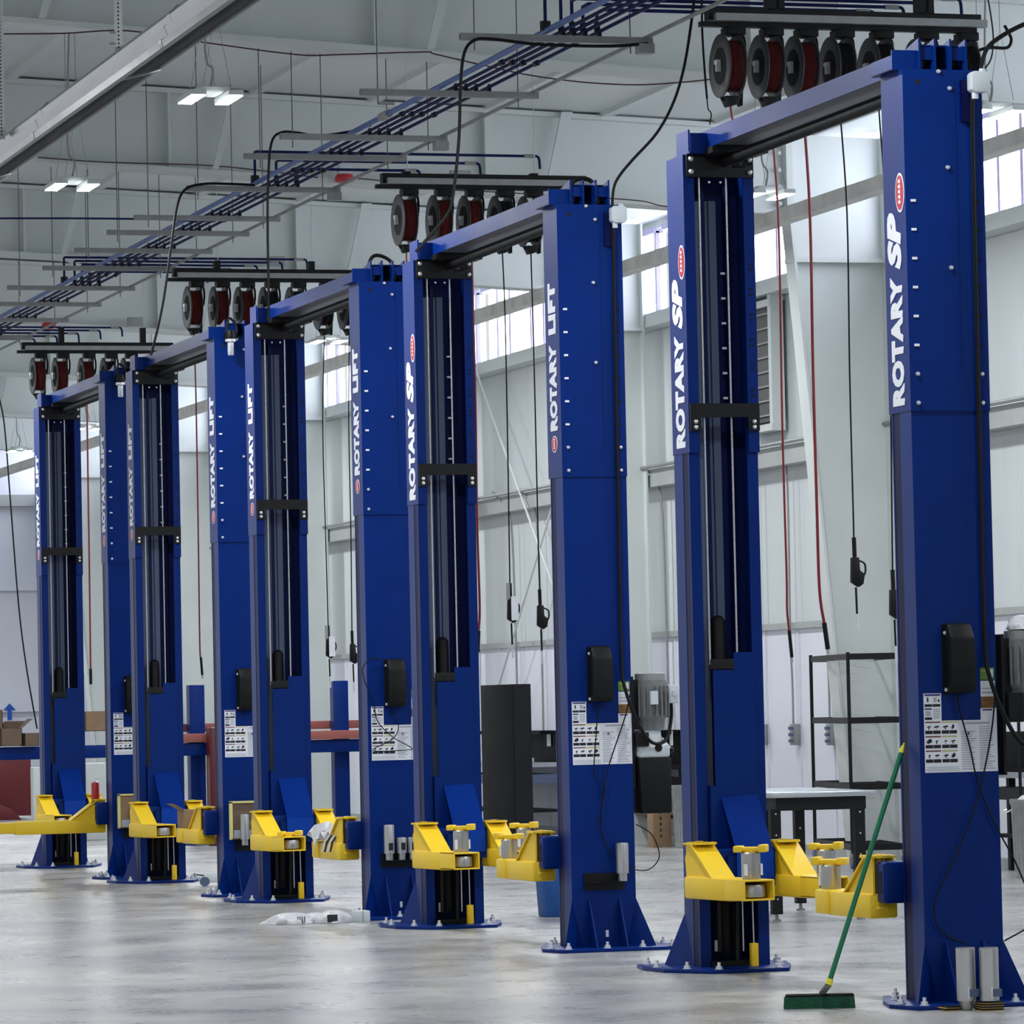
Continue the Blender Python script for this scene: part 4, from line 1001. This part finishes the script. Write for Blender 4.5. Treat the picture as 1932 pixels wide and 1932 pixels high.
# black benches at the wall
for (y0, y1, lab, s) in ((45.9, 48.6, 'black wall bench with white papers, right of the tall black cabinet', 0), (41.95, 44.0, 'black wall bench behind the motor of the second lift', 1), (31.2, 33.65, 'wall bench with black box at the right edge', 2)):
    t = thing('wall_bench', lab, 'workbench', (13.75 if s == 0 else 14.22, y0, 0)); D = y1-y0; wd = .7 if s == 0 else .3
    MB().box((0, 0, .78), (wd, D, .83)).build('bench_top', 'stain' if s != 1 else 'black', t); MB().box((wd-.1, 0, .83), (wd-.04, D, 1.18 if s < 2 else .86)).build('back_panel', 'cab', t)
    MB().box((wd-.3, 0, 1.14 if s < 2 else .84), (wd-.04, D, 1.18 if s < 2 else .86)).build('top_shelf', 'cab', t)
    for x, y in ((.05, .06), (.05, D-.06), (wd-.06, .06), (wd-.06, D-.06), (.05, D*.5)): MB().box((x-.03, y-.03, 0), (x+.03, y+.03, .78)).build('leg', 'black', t)
    MB().box((.0, 0, .60), (wd-.05, D, .70)).build('drawer_rail', 'black' if s else 'slate', t); MB().box((.1, 0, .28), (wd-.05, D, .31)).build('lower_shelf', 'black', t)
for (x, y, w, h, z, Y, mt, nm, lab, cat) in (
    (1036, 1395, .14, .15, 1.0, 46.6, 'wbox', 'paper_sign', 'small white paper on the black panel of the wall bench by the cabinet', 'paper'),
    (1267, 1393, .09, .15, 1.0, 42.1, 'wbox', 'paper_sign', 'small white paper beside the black oil tank', 'paper')):
    p = at(x, y, 'X', 14.34); o = MB().box((-.006, -w/2, -h/2), (0, w/2, h/2)).build(nm, mt); o.location = (14.34, p.y, p.z); tag(o, lab, cat)
for (X, Y, w, d, h, z, mt, nm, lab, cat) in (
    (13.9, 46.3, .3, .35, .05, .83, 'wbox', 'paper_stack', 'flat white stack on the wall bench beside the black cabinet', 'paper'),
    (14.2, 42.3, .22, .5, .14, .31, 'card2', 'storage_box', 'brown box on the lower shelf of the bench behind the motor', 'box'),
    (13.95, 46.9, .3, .3, .07, .31, 'wbox', 'storage_box', 'small grey box low on the wall bench beside the cabinet', 'box'),
    (14.24, 32.78, .25, .52, .33, .83, 'cab', 'equipment_case', 'black case on the wall bench at the right edge', 'case')):
    o = MB().box((0, 0, 0), (w, d, h), bev=.006).build(nm, mt); o.location = (X, Y, z); tag(o, lab, cat)
# trash cans
for p, lab in (((14.32, 41.35), 'galvanised trash can behind the second lift, left of the nearest far post'), ((14.0, 32.05), 'galvanised trash can at the right edge behind the nearest lift')):
    t = thing('trash_can', lab, 'trash can', (p[0], p[1], 0))
    b = MB(); prof = [(.17, 0), (.175, .02), (.17, .04), (.192, .58), (.202, .60), (.202, .63), (.18, .63), (.17, .3)]; b.lathe(prof, (0, 0, 0), 'Z', 32)
    for k in range(24):
        a = 2*PI*k/24; b.tube([(math.cos(a)*.172, math.sin(a)*.172, .06), (math.cos(a)*.189, math.sin(a)*.189, .55)], .004, 5)
    b.build('ribbed_body', 'galv', t)
    b = MB(); b.tube([(-.22, -.05, .55), (-.27, -.05, .53), (-.27, .05, .53), (-.22, .05, .55)], .006, 6); b.build('handle', 'zinc', t)
    if p[0] == 14.0:
        MB().lathe([(.17, .60), (.1, .66), (.02, .67)], (0, 0, 0), 'Z', 16).build('bag_liner', 'bag', t)
o = MB().tube([(13.9, 32.1, .66), (13.9, 32.1, 1.30)], .014, 8).build('broom_stick', 'black'); tag(o, 'black stick standing in the trash can at the right edge', 'stick')
t = thing('tall_carton', 'narrow upright cardboard carton with a row of dark marks beside the trash can', 'carton', (14.05, 41.7, 0), -.05)
MB().box((-.02, 0, 0), (.17, .22, .56), bev=.003).build('carton', 'card', t)
for k in range(7): MB().box((.05, -.003, .10+k*.06), (.07, 0, .13+k*.06)).build('mark', 'stripe', t)
# blue bin
p = at(1046, 1729, 'Z', 0); t = thing('blue_bin', 'blue plastic bin on the floor under a yellow arm of the second lift', 'bin', p)
MB().prism([(-.08, 0), (.16, 0), (.20, .38), (-.105, .38)], -.1, .12, 'Y', bev=.01).build('bin_body', 'bin', t)
MB().box((-.115, -.11, .37), (.21, .13, .39), bev=.004).build('rim', 'bin', t)

# raised alignment lift across the bays behind
Ya = 47.0
def xa(x, y): return at(x, y, 'Y', Ya)
z0 = .99; z1 = 1.13
t = thing('alignment_rack', 'long blue alignment lift beam raised behind the row, with short posts', 'lift', (7.2, Ya, 0))
MB().box((0, -.1, z0), (6.0, .1, z1), bev=.01).build('cross_beam', 'blue', t)
for px, top in ((376, 1292), (648, 1284)):
    q = xa(px, top); x = q.x-7.2
    MB().box((x-.085, .12, 0), (x+.085, .30, q.z), bev=.008).build('post', 'blue', t)
    MB().box((x-.2, .02, 0), (x+.2, .4, .015)).build('base_plate', 'blue', t)
MB().box((0.2, .45, 1.17), (.2+.01, .5, 1.2)).build('stop', 'blue', t)
q0, q1 = xa(330, 1380).x, xa(700, 1380).x
for k, (za, zb) in enumerate(((1.135, 1.23), (1.25, 1.34))):
    o = MB().box((q0, Ya+.35-.5*(k == 0), za), (q1, Ya+.55-.25*(k == 0), zb), bev=.005).build('wooden_plank', 'redwood'); tag(o, 'reddish plank lying on the blue beam, %s one' % ('lower' if k == 0 else 'upper, set behind'), 'plank', 'reddish planks on the alignment lift')
def carton(x0, x1, yb, yt, Y, lab, mt='card', flaps=True, name='cardboard_box'):
    a = at(x0, yb, 'Y', Y); c = at(x1, yb, 'Y', Y); d = at(x0, yt, 'Y', Y); w = c.x-a.x; h = d.z-a.z
    t = thing(name, lab, 'box', (a.x, Y, a.z))
    b = MB(); b.box((0, 0, 0), (w, .006, h)); b.box((0, .3, 0), (w, .306, h)); b.box((0, 0, 0), (.006, .306, h)); b.box((w-.006, 0, 0), (w, .306, h)); b.box((0, 0, 0), (w, .306, .006))
    b.build('box_body', mt, t)
    if flaps:
        b = MB(); b.prism([(0, h), (.1, h+.08), (w+.1, h+.08), (w, h)], .3, .306, 'Y'); b.prism([(w, h), (w+.12, h+.10), (w+.12, h+.105), (w, h+.006)], 0, .3, 'Y'); b.prism([(0, h), (-.1, h+.04), (-.1, h+.045), (0, h+.006)], 0, .3, 'Y')
        b.build('flap', 'card2', t)
    else: MB().box((0, 0, h), (w, .306, h+.004)).build('lid', mt, t)
    return t
carton(2, 42, 1408, 1375, Ya-.2, 'open brown cardboard box on the blue beam at the left edge', 'card2')
carton(47, 74, 1408, 1384, Ya-.2, 'smaller brown box on the blue beam, right of the open one', 'card2', False)
carton(-8, 6, 1408, 1340, Ya-.15, 'upright brown carton cut by the left edge', 'card2', False)
carton(161, 205, 1380, 1343, Ya+.6, 'closed tan cardboard box seen inside the farthest lift', 'card', False)
# tape arrow on end wall
p = at(18, 1344, 'Y', 76.34)
b = MB(); s = .0105*1.0; k = 76.3*.957/8192*1.05
b.prism([(-.04, -.14), (.04, -.14), (.04, .04), (.11, .04), (0, .16), (-.11, .04), (-.04, .04)], -.005, 0, 'Y'); o = b.build('arrow_sign', 'tape'); o.location = (p.x, 76.33, p.z); tag(o, 'blue arrow pointing up on the white end wall', 'sign')
# red machine, white post
p = at(60, 1545, 'Z', 0)
t = thing('red_machine', 'dark red machine cabinet on the floor at the left edge', 'machine', (p.x-1.5, p.y, 0))
MB().box((0, 0, .05), (1.5, .8, .86), bev=.01).build('cabinet', 'dred', t)
MB().prism([(.2, 0), (1.3, 0), (1.15, .16), (.8, .30), (.2, .36)], -.35, 0, 'Y', bev=.02).build('sloped_foot', 'dred', t)
q = at(62, 1448, 'Y', 59); r_ = at(77, 1548, 'Y', 59)
o = MB().box((q.x, 59, 0), (r_.x, 59.2, q.z), bev=.01).build('white_post', 'wframe'); tag(o, 'short white post right of the dark red machine', 'post')
q = at(163, 1440, 'Y', 50); r_ = at(200, 1440, 'Y', 50)
o = MB().box((q.x, 50, 0), (r_.x, 50.3, q.z), bev=.01).build('storage_cabinet', 'wframe'); tag(o, 'white cabinet panel seen inside the farthest lift behind the red can', 'cabinet')
# blue machine post seen in middle
q = at(400, 1440, 'Y', 46.5)
o = MB().box((q.x-.0, 46.6, 0), (q.x+.10, 46.8, 1.3), bev=.02).build('red_column', 'dred'); tag(o, 'dark red machine column behind the fourth lift', 'machine')
# red can on arm
L4 = lifts[4]
p = at(180, 1507, 'Y', YS[4]+.42)
t = thing('spray_can', 'red spray can with a silver top standing on a yellow arm of the farthest lift', 'can', (p.x, p.y, .703))
MB().lathe([(.034, 0), (.036, .005), (.036, .13), (.03, .15)], (0, 0, 0), 'Z', 20).build('can_body', 'sred', t); MB().lathe([(.03, .15), (.015, .165), (.012, .19)], (0, 0, 0), 'Z', 14).build('nozzle_cap', 'zinc', t)
# box on D arm
t = thing('cardboard_box', 'small tan cardboard box with raised flaps on a yellow arm of the fourth lift', 'box', (XC-.33, YS[3]+.85, .522), .1)
MB().box((0, 0, 0), (.2, .18, .15), bev=.003).build('box_body', 'card', t)
b = MB(); b.prism([(-.0, .15), (-.09, .20), (-.09, .203), (0, .154)], 0, .18, 'Y'); b.prism([(.2, .15), (.27, .17), (.27, .173), (.2, .154)], 0, .18, 'Y'); b.build('flap', 'card', t)
# papers on C arm
t = thing('paper_bundle', 'crumpled white plastic and printed strips lying on a yellow arm of the middle lift', 'paper', (XC-.26, YS[2]+.75, .53))
b = MB(); n = 9
def crum(b, x0, y0, w, d, z, amp, n=9, seed=1):
    random.seed(seed); V = [[b.bm.verts.new((x0+w*i/n, y0+d*j/n, z+amp*math.sin(i*1.9+j)*random.random()+amp*random.random()*(1 if 0 < i < n and 0 < j < n else -.2))) for j in range(n+1)] for i in range(n+1)]
    for i in range(n):
        for j in range(n): b._f([V[i][j], V[i+1][j], V[i+1][j+1], V[i][j+1]], True)
crum(b, -.13, -.2, .28, .5, .03, .07, 9, 3); b.build('plastic_wrap', 'bag', t)
for k in range(4):
    b = MB(); x = -.12+.02*k
    P = [(-.02+k*.02, -.15, .06), (-.10+k*.02, -.2, .045), (-.15+k*.02, -.26, .0), (-.18+k*.02, -.30, -.07)]
    for (a, c) in zip(P, P[1:]): b.quad([a, (a[0]+.014, a[1], a[2]), (c[0]+.014, c[1], c[2]), c])
    bmesh.ops.solidify(b.bm, geom=b.bm.faces[:], thickness=.002); b.build('printed_strip', 'white' if k % 2 == 0 else 'stripe', t)
# plastic bag on floor
p = at(590, 1742, 'Z', 0)
t = thing('plastic_bag', 'crumpled clear plastic packing on the floor below the middle lift', 'bag', p, -.05)
def blob(b, cx, cy, rx, ry, rz, seed):
    random.seed(seed); ph = [random.uniform(0, 6) for _ in range(8)]; N1, N2 = 28, 12; rings = []
    for j in range(N2+1):
        th = PI/2*j/N2; ring = []
        for i in range(N1):
            a = 2*PI*i/N1; k = 1+.14*math.sin(3*a+ph[0]+2*th)+.10*math.sin(7*a+ph[1]-3*th)+.06*math.sin(11*a+ph[2]+5*th)
            ring.append(b.bm.verts.new((cx+rx*math.cos(a)*math.cos(th)*k, cy+ry*math.sin(a)*math.cos(th)*k, .002+rz*math.sin(th)*(1+.15*math.sin(4*a+ph[3])*math.cos(th)))))
        rings.append(ring)
    for a, c in zip(rings, rings[1:]):
        for i in range(N1): b._f([a[i], a[(i+1) % N1], c[(i+1) % N1], c[i]], True)
    b._f(rings[-1])
b = MB(); blob(b, -.16, 0, .17, .12, .075, 2); blob(b, .02, .03, .12, .1, .07, 5); blob(b, .14, -.02, .12, .1, .085, 8); b.build('wrap', 'bag', t)
b = MB()
for k in range(4): b.box((-.13+.016*k, -.125, .01), (-.125+.016*k, -.115, .055))
b.box((.08, -.12, .01), (.15, -.10, .06)); b.build('printed_bars', 'stripe', t)
p = at(684, 1739, 'Z', 0)
t = thing('white_carton', 'small white carton at the right end of the plastic packing', 'box', (p.x-.05, p.y-.02, 0))
MB().box((0, 0, 0), (.1, .12, .075), bev=.003).build('carton', 'wbox', t); MB().box((.048, -.001, 0), (.051, 0, .075)).build('seam', 'stripe', t)
p = at(392, 1672, 'Z', 0)
t = thing('floor_jack', 'low white wheeled jack end on the floor behind the fourth lift', 'jack', p, .05)
MB().prism([(-.05, .03), (.3, .03), (.3, .10), (.0, .11), (-.06, .06)], 0, .08, 'Y', bev=.008).build('jack_body', 'wbox', t); MB().lathe([(.04, 0), (.04, .03)], (-.03, -.03, .04), 'Y', 16).build('wheel', 'slate', t)
MB().tube([(-.10, 0, .10), (-.03, 0, .09)], .006, 6).build('pin', 'black', t)
# bag on top of the nearest motor
t = thing('crumpled_bag', 'crumpled white bag on top of the nearest motor at the right edge', 'bag', (XC+.39, YS[0]+.06, 1.77))
b = MB(); blob(b, 0, 0, .10, .09, .07, 11); b.build('bag', 'bag', t)

# ================================================================== LIGHT
w = bpy.data.worlds.new('world'); SC.world = w; w.use_nodes = True
bg = w.node_tree.nodes['Background']; bg.inputs[0].default_value = (.90, .95, 1, 1); bg.inputs[1].default_value = .95
SC.view_settings.view_transform = 'Standard'; SC.view_settings.look = 'None'; SC.view_settings.exposure = -.3; SC.view_settings.gamma = 1
SC.view_settings.use_curve_mapping = False
